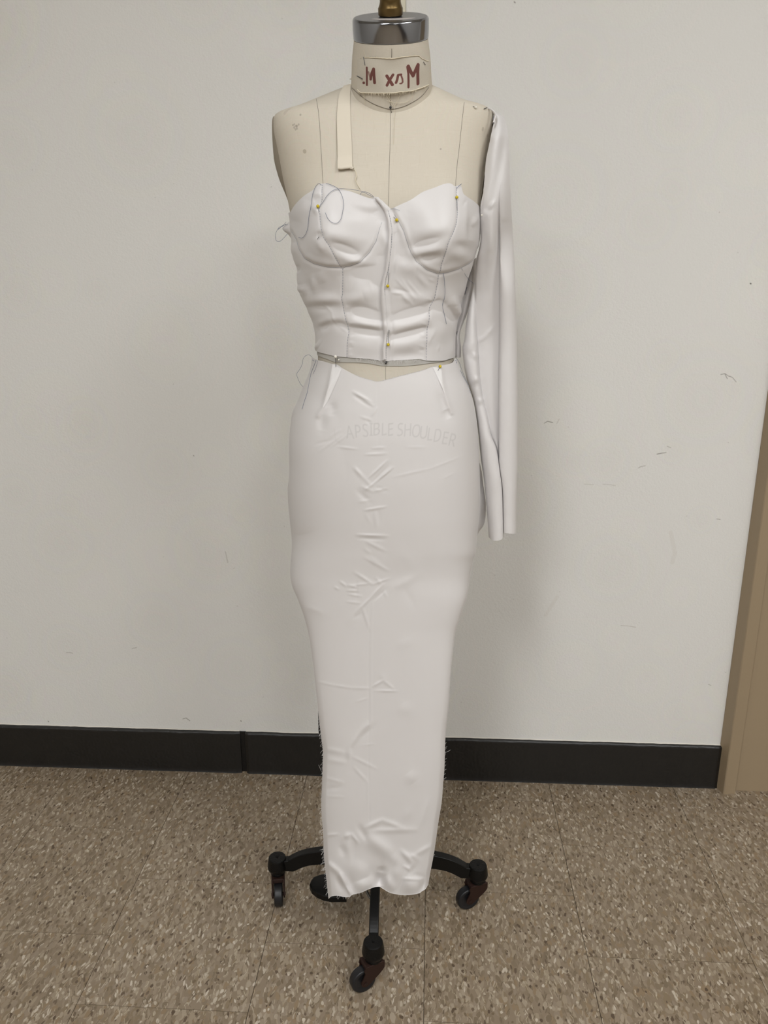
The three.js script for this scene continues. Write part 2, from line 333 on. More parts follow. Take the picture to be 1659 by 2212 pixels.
// neck: sections square to a forward-leaning axis
const CAPB = at(844.5, 84, 0.046), TILT = 0.375, NU = V(0, Math.cos(TILT), Math.sin(TILT)), NW = V(0, -Math.sin(TILT), Math.cos(TILT));
const neckA = curve([[0, 0.0508], [0.025, 0.0545], [0.05, 0.0565], [0.08, 0.0600], [0.11, 0.0625], [0.14, 0.061]]);
const neckD = curve([[0, 0.0508], [0.025, 0.0515], [0.05, 0.052], [0.08, 0.0525], [0.11, 0.0515], [0.14, 0.046]]);
const neckX = curve([[0, 0], [0.14, -0.001]]);
function neckPoint(a, s, off = 0) { return CAPB.clone().addScaledVector(NU, -s).add(V(neckX(s) + (neckA(s) + off) * Math.sin(a), 0, 0)).addScaledVector(NW, (neckD(s) + off) * Math.cos(a)); }
function hitSolid(px, py, inside) {
  const d = ray(px, py), c = camera.position; let z0 = 0.3, z1 = null;
  const P = z => c.clone().addScaledVector(d, (z - c.z) / d.z);
  for (let z = 0.3; z > -0.12; z -= 0.004) { if (inside(P(z))) { z1 = z; break; } z0 = z; }
  if (z1 === null) return null;
  for (let i = 0; i < 24; i++) { const m = (z0 + z1) / 2; inside(P(m)) ? z1 = m : z0 = m; }
  return P(z0);
}
const inBody = off => p => { const f = bodyFront(p.x, p.y, off); return f !== null && p.z < f && p.z > -0.15; };
const inNeck = off => p => { const q = p.clone().sub(CAPB), s = -q.dot(NU); if (s < 0 || s > 0.14) return false; const w = q.dot(NW) / (neckD(s) + off), x = (q.x - neckX(s)) / (neckA(s) + off); return w * w + x * x < 1; };
function hit(px, py, off = 0, solid) {                     // nearest point of the form under a pixel (slides inwards at the silhouette)
  const f = solid === 'neck' ? inNeck(off) : solid === 'body' ? inBody(off) : p => inBody(off)(p) || inNeck(off)(p);
  for (let k = 0; k < 30; k++) { const p = hitSolid(px + (px < 840 ? k : -k), py, f); if (p) return p; }
  return at(px, py, 0);
}
// canvas with its stains
const stains = [];
const stainAt = (px, py, r, col) => { const p = hit(px, py, 0, 'body'), A = bodyA(p.y), q = clamp((p.x - bodyC(p.y)) / A, -1, 1); stains.push([Math.asin(Math.sign(q) * Math.pow(Math.abs(q), 2.35 / 2)), p.y, r, col]); };
for (let i = 0; i < 9; i++) stainAt(636 + rr(-4, 6), 272 + rr(-6, 8), rr(0.0008, 0.002), 'rgba(140,130,118,.4)');
stainAt(649, 248, 0.0015, 'rgba(140,130,118,.45)'); stainAt(658, 327, 0.003, 'rgba(150,138,118,.5)'); stainAt(645, 269, 0.0016, 'rgba(140,130,118,.4)');
stainAt(1043, 279, 0.003, 'rgba(165,153,136,.5)'); stainAt(1053, 293, 0.0026, 'rgba(165,153,136,.45)'); stainAt(618, 240, 0.005, 'rgba(170,155,140,.25)');
stainAt(952, 322, 0.0012, 'rgba(140,130,118,.5)'); stainAt(736, 245, 0.002, 'rgba(130,120,110,.4)'); stainAt(845, 200, 0.006, 'rgba(150,138,120,.2)');
const canvasMap = canvasTexture(2048, 2048, (c, w, h) => {
  c.fillStyle = '#d2cabb'; c.fillRect(0, 0, w, h);
  for (let i = 0; i < 26000; i++) { const v = rnd() < 0.5; c.fillStyle = v ? 'rgba(190,178,157,.22)' : 'rgba(230,222,206,.2)'; if (rnd() < 0.5) c.fillRect(rr(0, w), rr(0, h), rr(4, 30), 1); else c.fillRect(rr(0, w), rr(0, h), 1, rr(4, 30)); }
  for (let i = 0; i < 60; i++) { const r = rr(60, 260), x = rr(0, w), y = rr(0, h), g = c.createRadialGradient(x, y, 0, x, y, r); g.addColorStop(0, rnd() < 0.5 ? 'rgba(192,180,160,.16)' : 'rgba(224,216,200,.16)'); g.addColorStop(1, 'rgba(210,200,182,0)'); c.fillStyle = g; c.fillRect(x - r, y - r, 2 * r, 2 * r); }
  for (const [a, y, r, col] of stains) { c.fillStyle = col; c.beginPath(); c.ellipse((a / (2 * Math.PI) + 0.5) * w, (1 - (y - Y0) / (Y1 - Y0)) * h, r / 0.75 * w * 1.0, r / (Y1 - Y0) * h, 0, 0, 7); c.fill(); }
});
const canvasMat = std({ map: canvasMap, roughness: 0.92, bumpMap: weaveBump.clone(), bumpScale: 0.00025 });
canvasMat.bumpMap.repeat.set(30, 30); canvasMat.bumpMap.needsUpdate = true;
mesh('torso', gridGeo(144, 220, (s, t) => bodyPoint((s - 0.5) * 2 * Math.PI, lerp(Y1, Y0, t)), (s, t) => [s, 1 - t], true), canvasMat, form);
mesh('torso_base', (() => { const s = new THREE.Shape(); for (let i = 0; i < 60; i++) { const p = bodyPoint(i / 60 * 2 * Math.PI, Y0); i ? s.lineTo(p.x, -p.z) : s.moveTo(p.x, -p.z); } return new THREE.ExtrudeGeometry(s, { depth: 0.012, bevelEnabled: false }).rotateX(-Math.PI / 2).translate(0, Y0 - 0.010, 0); })(), M.iron, form);
mesh('neck', gridGeo(72, 40, (s, t) => neckPoint((s - 0.5) * 2 * Math.PI, t * 0.14), (s, t) => [s * 0.5, 0.6 + 0.2 * (1 - t)], true), canvasMat, form);
// armhole plates
for (const side of [-1, 1]) {
  const L = side < 0 ? curve([[252, 590], [260, 588.5], [339, 592.6], [382, 602.5], [424, 619], [458, 631]]) : curve([[252, 1067], [260, 1067.5], [339, 1061], [382, 1053], [424, 1043], [458, 1036]]);
  const rows = []; for (let i = 0; i <= 40; i++) { const py = lerp(252, 458, i / 40), p = at(L(py), py, -0.03); rows.push([p.x, p.y]); }
  const g = gridGeo(30, 40, (s, t) => { const k = t * 40, i = Math.min(39, Math.floor(k)), x = lerp(rows[i][0], rows[i + 1][0], k - i), y = lerp(rows[i][1], rows[i + 1][1], k - i), e = Math.sqrt(Math.max(0.02, 1 - Math.pow(2 * t - 1, 4))), a = (s - 0.5) * Math.PI; return V(x - side * 0.03 * (1 - Math.cos(a)), y, -0.03 + 0.046 * e * Math.sin(a)); });
  const m = mesh('arm_plate', g, M.plate, form); m.material.side = THREE.DoubleSide;
}
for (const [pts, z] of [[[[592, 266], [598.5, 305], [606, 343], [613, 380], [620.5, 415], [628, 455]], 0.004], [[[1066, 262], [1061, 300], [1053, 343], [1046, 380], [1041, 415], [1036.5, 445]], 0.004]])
  mesh('armhole_gap_shade', tube(dense(pts).map(([x, y]) => at(x, y, z)), 0.0012, 60, 6), M.armGapShade, form);  // dark tube along the panel edge stands in for the armhole gap's shade
// chrome cap, tape left on it, brass knob
const Q = new THREE.Quaternion().setFromUnitVectors(V(0, 1, 0), NU);
function onAxis(geo, up) { return geo.applyQuaternion(Q).translate(...CAPB.clone().addScaledVector(NU, up).toArray()); }
const lathe = (pts, n = 64) => new THREE.LatheGeometry(pts.map(p => new THREE.Vector2(p[0], p[1])), n);
const CAPH = 0.0262;
mesh('neck_cap', onAxis(lathe([[0.0500, 0], [0.0512, 0.0006], [0.0515, 0.002], [0.0520, 0.012], [0.0518, CAPH - 0.0035], [0.0510, CAPH - 0.0015], [0.0495, CAPH - 0.0004]], 96), 0), M.chrome, form);
mesh('cap_top', onAxis(lathe([[0.0496, CAPH - 0.0004], [0.0485, CAPH], [0.0001, CAPH]], 96), 0), M.chromeTop, form);
mesh('neck_knob', onAxis(lathe([[0.0001, 0], [0.0155, 0], [0.0165, 0.001], [0.0167, 0.0085], [0.0158, 0.0102], [0.0147, 0.013], [0.0141, 0.016], [0.0142, 0.0185], [0.0150, 0.0205], [0.0160, 0.0214], [0.0163, 0.023], [0.0163, 0.034], [0.0150, 0.037], [0.0100, 0.045], [0.0100, 0.055], [0.016, 0.060], [0.020, 0.070], [0.018, 0.082], [0.0001, 0.088]], 48), CAPH + 0.0012), M.brass, form);
mesh('knob_washer', onAxis(lathe([[0.0001, 0], [0.0152, 0], [0.0152, 0.0014], [0.0001, 0.0014]], 48), CAPH), M.blackHead, form);
{
  const s = new THREE.Shape(); [[-0.024, 0.022], [-0.014, 0.030], [0.0, 0.033], [0.012, 0.033], [0.024, 0.029], [0.030, 0.024], [0.0335, 0.021], [0.030, 0.0195], [0.02, 0.0215], [0.005, 0.0225], [-0.012, 0.0215]].forEach((p, i) => i ? s.lineTo(p[0], -p[1]) : s.moveTo(p[0], -p[1]));
  mesh('tape_residue', onAxis(new THREE.ExtrudeGeometry(s, { depth: 0.0005, bevelEnabled: false }).rotateX(-Math.PI / 2), CAPH), M.residue, form);
}
// seam lines of the canvas
const lineOn = (pts, r, off = 0.0002, solid) => tube(pts.map(([x, y]) => hit(x, y, off, solid)), r);
for (const pts of [
  [[683, 213], [687, 235], [690, 262], [694, 330], [698, 400]],
  [[1003, 221], [998, 262], [992, 320], [987, 360], [984, 402]],
  [[843, 237], [844, 262], [843, 300], [841, 360], [839, 450]],
  [[833, 790], [833, 806], [833, 826]],
]) mesh('seam', lineOn(dense(dense(pts)), 0.00021, 0.0002, 'body'), M.seam, form);
mesh('seam', lineOn([[846, 90], [846, 105], [846, 125], [845, 160], [844, 215], [844, 234]], 0.00028, 0.0001, 'neck'), M.seam, form);
mesh('neck_seam', tube([[761, 190], [767, 196], [776, 204], [790, 215], [808, 225], [826, 232], [843, 236], [858, 234], [875, 229], [893, 220], [908, 210], [918, 200], [926, 189]].map(([x, y]) => hit(x, y, 0.0004)), 0.0003, 60), M.seam, form);

// black cast-iron base: hub, four arched legs, casters, pedal
const HUBX = -0.0085, HUBZ = -0.0545;
mesh('hub', lathe([[0.0001, 0.072], [0.030, 0.072], [0.037, 0.077], [0.040, 0.086], [0.040, 0.116], [0.036, 0.123], [0.028, 0.127], [0.0265, 0.17], [0.022, 0.176], [0.0001, 0.176]], 40).translate(HUBX, 0, HUBZ), M.iron, form);
mesh('pole', lathe([[0.0001, 0.15], [0.0165, 0.15], [0.0165, 0.62], [0.0215, 0.622], [0.0215, Y0], [0.0001, Y0]], 32).translate(HUBX, 0, HUBZ), M.iron, form);
{
  const g = new RoundedBoxGeometry(0.034, 0.42, 0.012, 3, 0.005), c = at(688, 1584, HUBZ);
  g.translate(0.017, 0.21, 0); g.rotateZ(-0.012); g.translate(c.x, c.y, HUBZ);
  mesh('height_rod', g, M.iron, form);
}
const LEGR = 0.2025, KH = 0.096;
function legGeo() {
  const s = new THREE.Shape();
  s.moveTo(0.02, 0.121); s.lineTo(0.085, 0.1205); s.bezierCurveTo(0.125, 0.1185, 0.155, 0.111, 0.179, 0.0915); s.lineTo(0.194, 0.090); s.lineTo(0.194, 0.070); s.lineTo(0.170, 0.0695);
  s.bezierCurveTo(0.162, 0.0735, 0.154, 0.080, 0.140, 0.0845); s.bezierCurveTo(0.124, 0.0895, 0.10, 0.0905, 0.08, 0.0905); s.lineTo(0.02, 0.0905); s.closePath();
  return new THREE.ExtrudeGeometry(s, { depth: 0.0135, bevelEnabled: true, bevelSize: 0.0016, bevelThickness: 0.0018, bevelSegments: 3, curveSegments: 14 }).translate(0, 0, -0.00675);
}
const legG = legGeo();
const socketG = lathe([[0.0001, KH - 0.0008], [0.0030, KH - 0.0008], [0.0036, KH], [0.0158, KH], [0.0168, KH - 0.0006], [0.0174, KH - 0.0018], [0.0188, KH - 0.010], [0.0203, KH - 0.021], [0.0200, KH - 0.0245], [0.0182, KH - 0.0285], [0.0165, KH - 0.030], [0.0001, KH - 0.030]], 40);
const rivetG = new THREE.SphereGeometry(0.0024, 12, 8, 0, Math.PI * 2, 0, Math.PI / 2).translate(0, KH - 0.0010, 0);
const collarG = lathe([[0.0001, KH - 0.029], [0.0152, KH - 0.029], [0.0158, KH - 0.0325], [0.0146, KH - 0.0350], [0.0150, KH - 0.0372], [0.0135, KH - 0.0395], [0.0001, KH - 0.0395]], 32);
const WR = 0.0235, CO = 0.0215;                             // wheel radius, trail of the caster
function forkGeos() {                                     // two cheeks and a crown; the wheel trails along +x
  const s = new THREE.Shape(), h = KH - 0.039;
  s.moveTo(-0.0155, h); s.lineTo(0.020, h); s.lineTo(0.0225, h - 0.008); s.bezierCurveTo(0.018, h - 0.013, 0.024, 0.036, 0.0285, 0.026); s.bezierCurveTo(0.030, 0.017, 0.020, 0.0145, 0.0145, 0.0185); s.bezierCurveTo(0.006, 0.026, -0.012, 0.036, -0.0155, h - 0.012); s.closePath();
  const ch = new THREE.ExtrudeGeometry(s, { depth: 0.0022, bevelEnabled: true, bevelSize: 0.0008, bevelThickness: 0.0005, bevelSegments: 2, curveSegments: 10 });
  const a = ch.clone().translate(0, 0, 0.0105), b = ch.clone().translate(0, 0, -0.0127);
  const crown = new RoundedBoxGeometry(0.036, 0.010, 0.0255, 2, 0.0025).translate(0.0025, h - 0.004, 0);
  return [a, b, crown].map(g => g.index ? g.toNonIndexed() : g).map(g => { for (const k of Object.keys(g.attributes)) if (!['position', 'normal', 'uv'].includes(k)) g.deleteAttribute(k); return g; });
}
const forkG = mergeGeometries(forkGeos());
const wheelG = lathe([[0.0001, -0.0062], [WR - 0.0085, -0.0062], [WR - 0.0070, -0.0080], [WR - 0.0018, -0.0084], [WR, -0.0058], [WR, 0.0058], [WR - 0.0018, 0.0084], [WR - 0.0070, 0.0080], [WR - 0.0085, 0.0062], [0.0001, 0.0062]], 44).rotateX(Math.PI / 2).translate(CO, WR, 0);
const axleG = new THREE.CylinderGeometry(0.0036, 0.0036, 0.0285, 16).rotateX(Math.PI / 2).translate(CO, WR, 0);
// leg bearing (0 = towards the camera, + = right), caster swivel in degrees about y (0: wheel trails along +x)
for (const [deg, swivel] of [[2, -150], [90, -156], [180, -40], [270, -80]]) {
  const a = THREE.MathUtils.degToRad(deg), lg = new THREE.Group(); lg.name = numbered('leg'); form.add(lg);
  const arm = mesh('leg_arm', legG, M.iron, lg); lg.position.set(HUBX, 0, HUBZ); arm.rotation.y = a - Math.PI / 2;
  const sx = Math.sin(a) * LEGR, sz = Math.cos(a) * LEGR;
  for (const [n, g, m] of [['socket', socketG, M.iron], ['rivet', rivetG, M.iron], ['collar', collarG, M.iron]]) mesh(n, g, m, lg).position.set(sx, 0, sz);
  for (const [n, g, m] of [['caster_fork', forkG, M.rust], ['wheel', wheelG, M.rubber], ['axle', axleG, M.rust]]) { const o = mesh(n, g, m, lg); o.position.set(sx, 0, sz); o.rotation.y = THREE.MathUtils.degToRad(swivel); }
}
{
  const ped = new THREE.Group(); ped.name = 'pedal'; form.add(ped);
  const H = 0.05, P = (x, y) => { const d = ray(x, y), c = camera.position, p = c.clone().addScaledVector(d, (H - c.y) / d.y); return [p.x, -p.z]; };
  const s = new THREE.Shape(); [[730, 1888], [704, 1890], [690, 1893], [680, 1897], [675, 1903], [672, 1911], [676, 1920], [686, 1928], [700, 1934], [716, 1937], [745, 1937]].forEach((p, i) => { const q = P(...p); i ? s.lineTo(...q) : s.moveTo(...q); }); s.closePath();
  const g = new THREE.ExtrudeGeometry(s, { depth: 0.010, bevelEnabled: true, bevelSize: 0.003, bevelThickness: 0.002, bevelSegments: 2, curveSegments: 12 }).rotateX(-Math.PI / 2);
  mesh('pedal_pad', g.translate(0, H - 0.010, 0), M.iron, ped);
  const a = P(740, 1915), hub = [HUBX, 0.085, HUBZ + 0.03];
  mesh('pedal_arm', tube([V(a[0] - 0.01, H - 0.004, -a[1]), V((a[0] + hub[0]) / 2, 0.064, (-a[1] + hub[2]) / 2), V(...hub)], 0.008, 20, 10), M.iron, ped);
  const b = P(792, 1929), b2 = P(802, 1941);
  mesh('pedal_brace', tube([V(b[0], H + 0.004, -b[1]), V(b2[0], H, -b2[1]), V(b2[0] + 0.012, 0.06, -b2[1] - 0.03), V(HUBX + 0.01, 0.09, HUBZ + 0.03)], 0.0028, 16, 8), M.hubSteel, ped);
}

// ───────────── fabric folds ─────────────
// each fold: x0, y0, x1, y1 (pixels), height in mm, width in pixels
function foldField(list) {
  const seg = (px, py, x0, y0, x1, y1) => { const dx = x1 - x0, dy = y1 - y0, t = clamp(((px - x0) * dx + (py - y0) * dy) / (dx * dx + dy * dy), 0, 1), ex = px - x0 - t * dx, ey = py - y0 - t * dy; return [ex * ex + ey * ey, t]; };
  return (px, py) => {
    let s = 0;
    for (const [x0, y0, x1, y1, a, w, w2, run] of list) {
      if (run) {                                           // an unbroken line through several points
        let m = 1e9; for (let i = 0; i < run.length - 1; i++) m = Math.min(m, seg(px, py, run[i][0], run[i][1], run[i + 1][0], run[i + 1][1])[0]);
        if (m < 9 * w * w) s += a * Math.exp(-m / (w * w)); continue;
      }
      const [d, t] = seg(px, py, x0, y0, x1, y1), ww = w2 ? lerp(w, w2, t) : w, d2 = d / (ww * ww);
      if (d2 < 9) s += a * Math.exp(-d2) * (0.15 + 0.85 * Math.sin(Math.PI * clamp(0.06 + 0.88 * t, 0, 1)));
    }
    return s / 1000;
  };
}
const poly = (pts, a, w) => [[...pts[0], ...pts[pts.length - 1], a * 0.8, w, 0, pts]];
const LCUP = [[696, 398], [695, 424], [691, 447], [691, 474], [693.5, 494], [698, 512], [712, 534], [726, 559], [737, 578]];
const LUND = [[618, 486], [631, 501], [640, 518], [646.5, 540], [657, 559], [678, 571], [707, 578], [737, 579], [755, 576], [778, 566.5], [798, 546], [812.5, 521], [820, 494], [825, 480], [834, 458]];
const LLOW = [[739.5, 580], [740.5, 599], [740, 638], [738.5, 642], [742, 669], [750, 702.5], [753, 718], [750, 745], [749, 772]];
const RCUP = [[986, 403], [987, 435], [988.5, 461], [986, 483], [978, 505], [967, 530], [961, 551], [953, 574], [950, 590]];
const RUND = [[846, 452], [852, 463], [862, 480], [872, 499], [879.5, 524], [887.5, 546], [901.5, 566.5], [923, 584], [948.5, 593], [967, 590], [992, 582], [1014, 570], [1023, 562], [1032, 540]];
const RLOW = [[947.5, 595], [945, 612], [941, 634], [938, 648.5], [929.5, 664], [925, 702], [922, 725], [921, 750], [921, 777]];
const PLACK = [[818, 428], [828, 440], [838, 455], [844, 475], [847, 500], [846, 530], [842, 560], [839, 585], [833, 605], [831, 625], [832, 650], [834, 675], [836, 700], [838, 715], [836, 735], [834, 755], [834, 777]];
const TOPF = [
  ...poly(LUND, -1.6, 4), ...poly(RUND, -1.6, 4), ...poly(LCUP, -0.9, 3), ...poly(RCUP, -0.9, 3), ...poly(LLOW, -0.7, 3), ...poly(RLOW, -0.7, 3),
  ...poly(LUND.map(([x, y]) => [x, y - 9]), 1.0, 7), ...poly(RUND.map(([x, y]) => [x, y - 9]), 1.0, 7),
  [712, 524, 778, 553, -3.6, 9], [728, 553, 790, 568, 2.6, 8], [700, 505, 800, 522, 1.8, 12], [683, 510, 695, 508, -3.5, 6], [676, 436, 694, 425, -2.2, 7], [676, 424, 694, 414, 1.8, 6], [676, 458, 690, 449, 2.5, 7],
  [660, 430, 640, 478, 2.2, 10], [686, 520, 700, 545, 1.8, 6], [720, 470, 790, 490, 1.5, 20], [728, 432, 800, 462, -2.2, 14], [800, 458, 832, 458, -2.2, 8], [815, 480, 834, 462, -2, 6], [760, 440, 820, 455, 1.6, 8],
  [758, 668, 826, 690, -4.6, 11], [755, 694, 832, 705, 3.6, 8], [752, 711, 834, 722, -3.6, 8], [748, 652, 786, 640, 2.6, 10], [752, 592, 832, 588, -3.2, 14], [800, 615, 832, 605, -2.2, 12], [760, 625, 815, 640, 2.6, 16], [745, 745, 830, 750, 1.6, 14],
  [690, 712, 716, 697, -2.6, 7], [716, 697, 748, 706, -2.4, 7], [684, 700, 740, 686, 2.2, 8], [672, 648, 736, 646, 2.6, 9], [660, 665, 735, 662, -2.2, 8], [664, 600, 668, 640, -1.6, 6], [676, 600, 680, 628, 1.6, 5], [655, 620, 660, 640, 1.6, 6], [692, 655, 718, 675, 1.0, 3], [716, 675, 726, 700, 1.0, 3], [726, 700, 750, 718, 1.0, 3], [690, 585, 700, 612, 1.4, 8],
  [843, 690, 935, 664, -4.2, 9], [842, 712, 924, 690, 3.2, 10], [838, 733, 924, 710, -4.2, 7], [840, 750, 920, 735, 2.8, 11], [850, 640, 940, 646, 1.8, 9], [845, 770, 915, 766, -1.6, 8],
  [855, 602, 890, 640, 1.3, 3], [866, 603, 896, 645, 1.1, 3], [880, 608, 905, 636, 1.0, 3], [846, 632, 868, 634, 1.6, 3], [868, 634, 882, 655, 1.5, 3.5], [850, 623, 885, 632, -1.2, 3], [876, 640, 892, 660, 1.1, 3], [900, 592, 925, 620, 1.0, 5],
  [938, 652, 962, 668, -4, 9], [962, 668, 990, 694, -4, 9], [984, 660, 993, 690, 3.6, 8], [975, 640, 990, 668, 2.2, 8], [1000, 640, 996, 665, -2.4, 7], [925, 740, 940, 712, 1.2, 4], [945, 760, 948, 745, 0.9, 3], [960, 700, 940, 735, 1.5, 14], [978, 735, 976, 768, 1.2, 5],
  [886, 534, 962, 512, -3.0, 9], [890, 547, 955, 536, 2.2, 7], [892, 563, 955, 554, -2.4, 7], [885, 505, 970, 490, 1.8, 12], [880, 460, 960, 450, 1.2, 25], [1005, 425, 1008, 560, 1.2, 6], [1018, 470, 1014, 520, -1.8, 8], [970, 545, 1015, 560, 1.8, 10], [985, 530, 1020, 535, -1.6, 8], [1008, 430, 1000, 445, -1.0, 4], [1030, 470, 1020, 490, 1.4, 5],
  [852, 520, 880, 570, -2.0, 12], [860, 575, 900, 580, 2.0, 12], [855, 500, 860, 520, -1.5, 6], [826, 500, 840, 540, 2.4, 8], [815, 545, 835, 580, -2.0, 10],
  ...RLOW.slice(3).flatMap(([x, y], i) => [[x - 16, y - 4, x - 3, y + 1, 0.8, 3], [x - 16, y + 6, x - 3, y + 8, -0.8, 3]]),
  ...LLOW.slice(4).flatMap(([x, y], i) => [[x + 3, y - 4, x + 14, y - 5, 0.7, 3], [x + 3, y + 6, x + 14, y + 5, -0.7, 3]]),
  ...[[606, 940], [690, 930], [735, 925]].map(([y, x]) => [x - 14, y - 3, x - 2, y + 2, 0.7, 3]),
  ...poly(PLACK, 2.4, 4.5), ...poly(PLACK.map(([x, y]) => [x - 11, y + 2]), -1.6, 4), ...poly(PLACK.map(([x, y]) => [x + 10, y + 2]), -1.2, 4),
  [632, 524, 634, 552, 1.8, 9], [616, 492, 628, 505, 3.0, 7], [646, 615, 648, 632, 2.5, 9], [637, 572, 645, 590, -2, 6], [682, 745, 690, 750, 2.4, 9],
];
const topFold = foldField(TOPF.map(([a, b, c, d, h, w, w2, run]) => [a, b, c, d, h * (run ? 1 : w < 4.5 ? 0.7 : 1.15), run || w < 4.5 ? w : w * 1.25, w2, run]));

// ───────────── white bustier ─────────────
const bustier = group('bustier', 'white satin sweetheart bustier with underbust seams pinned on the dress form', 'bustier');
const OFF = 0.0026;
function angleOf(p) { const A = bodyA(p.y) + OFF, q = clamp((p.x - bodyC(p.y)) / A, -1, 1); return Math.asin(Math.sign(q) * Math.pow(Math.abs(q), 2.35 / 2)); }
const toAngle = pts => pts.map(([px, py]) => { const p = hit(px, py, OFF, 'body'); return [angleOf(p), p.y]; }).sort((a, b) => a[0] - b[0]).filter((p, i, l) => !i || p[0] > l[i - 1][0] + 1e-3);
const topPts = toAngle([[628, 458], [642, 438], [659, 422], [678, 409], [687, 399.5], [693, 396.5], [699, 396], [706, 396], [721, 402], [734, 408], [756, 413], [778, 421], [800, 428], [812, 425], [820, 430], [839, 446], [846, 451], [851, 448.5], [867, 441], [887, 432], [914, 414.5], [937, 406], [961, 397], [970, 395.7], [977, 398], [982, 402], [988, 401], [994, 399], [997, 404], [1000, 416], [1003, 421], [1024, 435], [1036, 447]]);
const hemPts = toAngle([[690, 761], [703, 764.5], [722, 769], [749, 772], [770, 773.5], [793, 775], [815, 778], [834, 780], [850, 779], [866, 778], [885, 777], [905, 776], [921, 779], [940, 779.5], [958, 779], [972, 775], [981, 772]]);
const yAt = (pts, side) => { const f = curve(pts); return a => f(a); };
const topC = curve(topPts), hemC = curve(hemPts);
const topY = a => Math.abs(a) < 1.45 ? topC(a) : lerp(topC(Math.sign(a) * 1.45), 1.27, smooth(1.45, 2.2, Math.abs(a)));
const hemY = a => Math.abs(a) < 1.45 ? hemC(a) : lerp(hemC(Math.sign(a) * 1.45), 1.108, smooth(1.45, 2.2, Math.abs(a)));
function bustierPoint(a, y, extra = 0) {
  const p = bodyPoint(a, y, OFF + extra), e = 0.004;
  const ta = bodyPoint(a + e, y, OFF), tb = bodyPoint(a, y + e, OFF).sub(p), n = ta.sub(bodyPoint(a, y, OFF)).cross(tb).normalize();
  const front = smooth(1.75, 1.4, Math.abs(a));
  if (front > 0) { const [px, py] = toPx(p); p.addScaledVector(n, front * (topFold(px, py) + 0.00012 * noise.noise(px / 12, py / 12, 2))); }
  const floorOff = bodyPoint(a, y, 0.0008);                // never sinks into the form
  if (p.clone().sub(floorOff).dot(n) < 0) p.copy(floorOff);
  return p;
}
// cup seams: which panel a spot belongs to
const yOn = (pts, x) => { const s = pts.slice().sort((a, b) => a[0] - b[0]); for (let i = 0; i < s.length - 1; i++) if (x >= s[i][0] && x <= s[i + 1][0]) return lerp(s[i][1], s[i + 1][1], (x - s[i][0]) / (s[i + 1][0] - s[i][0] + 1e-6)); return x < s[0][0] ? s[0][1] : s[s.length - 1][1]; };
const xOn = (pts, y) => { for (let i = 0; i < pts.length - 1; i++) if (y >= pts[i][1] && y <= pts[i + 1][1]) return lerp(pts[i][0], pts[i + 1][0], (y - pts[i][1]) / (pts[i + 1][1] - pts[i][1])); return y < pts[0][1] ? pts[0][0] : pts[pts.length - 1][0]; };
function panelOf(a, px, py) {
  if (Math.abs(a) > 1.57) return 'back_panel';
  const mid = xOn(PLACK, py);
  if (px < mid) { if (py < yOn(LUND, px)) return px < xOn(LCUP, py) ? 'cup_side' : 'cup_front'; return px < xOn(LLOW, py) ? 'side_panel' : 'front_panel'; }
  if (py < yOn(RUND, px)) return px > xOn(RCUP, py) ? 'cup_side_r' : 'cup_front_r';
  return px > xOn(RLOW, py) ? 'side_panel_r' : 'front_panel_r';
}
{
  const nu = 420, nv = 190;
  const warp = s => { const t = (s - 0.5) * 2; return t * 1.75 + Math.sign(t) * Math.pow(Math.abs(t), 5) * (Math.PI - 1.75); };
  const full = gridGeo(nu, nv, (s, t) => { const a = warp(s); return bustierPoint(a, lerp(topY(a), hemY(a), t)); }, (s, t, p) => [s * 3, t * 1.5], true);
  const pos = full.attributes.position, idx = full.index.array, sets = {};
  for (let k = 0; k < idx.length; k += 3) {
    const i = idx[k], p = V(0, 0, 0); for (let q = 0; q < 3; q++) p.add(V(pos.getX(idx[k + q]), pos.getY(idx[k + q]), pos.getZ(idx[k + q]))); p.multiplyScalar(1 / 3);
    const [px, py] = toPx(p), a = warp((i % (nu + 1)) / nu); (sets[panelOf(a, px, py)] ??= []).push(idx[k], idx[k + 1], idx[k + 2]);
  }
  for (const [n, list] of Object.entries(sets)) {
    const map = new Map(), P = [], N = [], U = [], I = [], at3 = full.attributes;
    for (const i of list) { if (!map.has(i)) { map.set(i, P.length / 3); P.push(at3.position.getX(i), at3.position.getY(i), at3.position.getZ(i)); N.push(at3.normal.getX(i), at3.normal.getY(i), at3.normal.getZ(i)); U.push(at3.uv.getX(i), at3.uv.getY(i)); } I.push(map.get(i)); }
    const g = new THREE.BufferGeometry(); g.setAttribute('position', new THREE.Float32BufferAttribute(P, 3)); g.setAttribute('normal', new THREE.Float32BufferAttribute(N, 3)); g.setAttribute('uv', new THREE.Float32BufferAttribute(U, 2)); g.setIndex(I);
    mesh(n.replace(/_r$/, ''), g, M.satin, bustier);
  }
}
function topSpot(px, py, lift = 0.0003) {                  // a spot on the outside of the bustier
  const p = hit(px, py, OFF, 'body'); return bustierPoint(angleOf(p), p.y, lift);
}
function stitchLine(pts, parent, dash) {                   // a seam's thread, as a row of stitches when dash is set
  const c = new THREE.CatmullRomCurve3(pts.map(([x, y]) => topSpot(x, y, 0.0001)), false, 'centripetal'), L = c.getLength(), gs = [];
  if (!dash) return mesh('seam_thread', new THREE.TubeGeometry(c, Math.ceil(L / 0.002), 0.00022, 5), M.stitch, parent);
  for (let s = 0; s < L; s += dash) { const a = c.getPointAt(s / L), b = c.getPointAt(Math.min(1, (s + dash * 0.68) / L)); gs.push(new THREE.TubeGeometry(new THREE.LineCurve3(a, b), 1, 0.00036, 5)); }
  const m = mesh('seam_thread', mergeGeometries(gs), M.stitch, parent); m.userData.kind = 'stuff'; return m;
}
stitchLine(dense(LUND.slice(1, -1)), bustier); stitchLine(dense(RUND.slice(1, -1)), bustier);
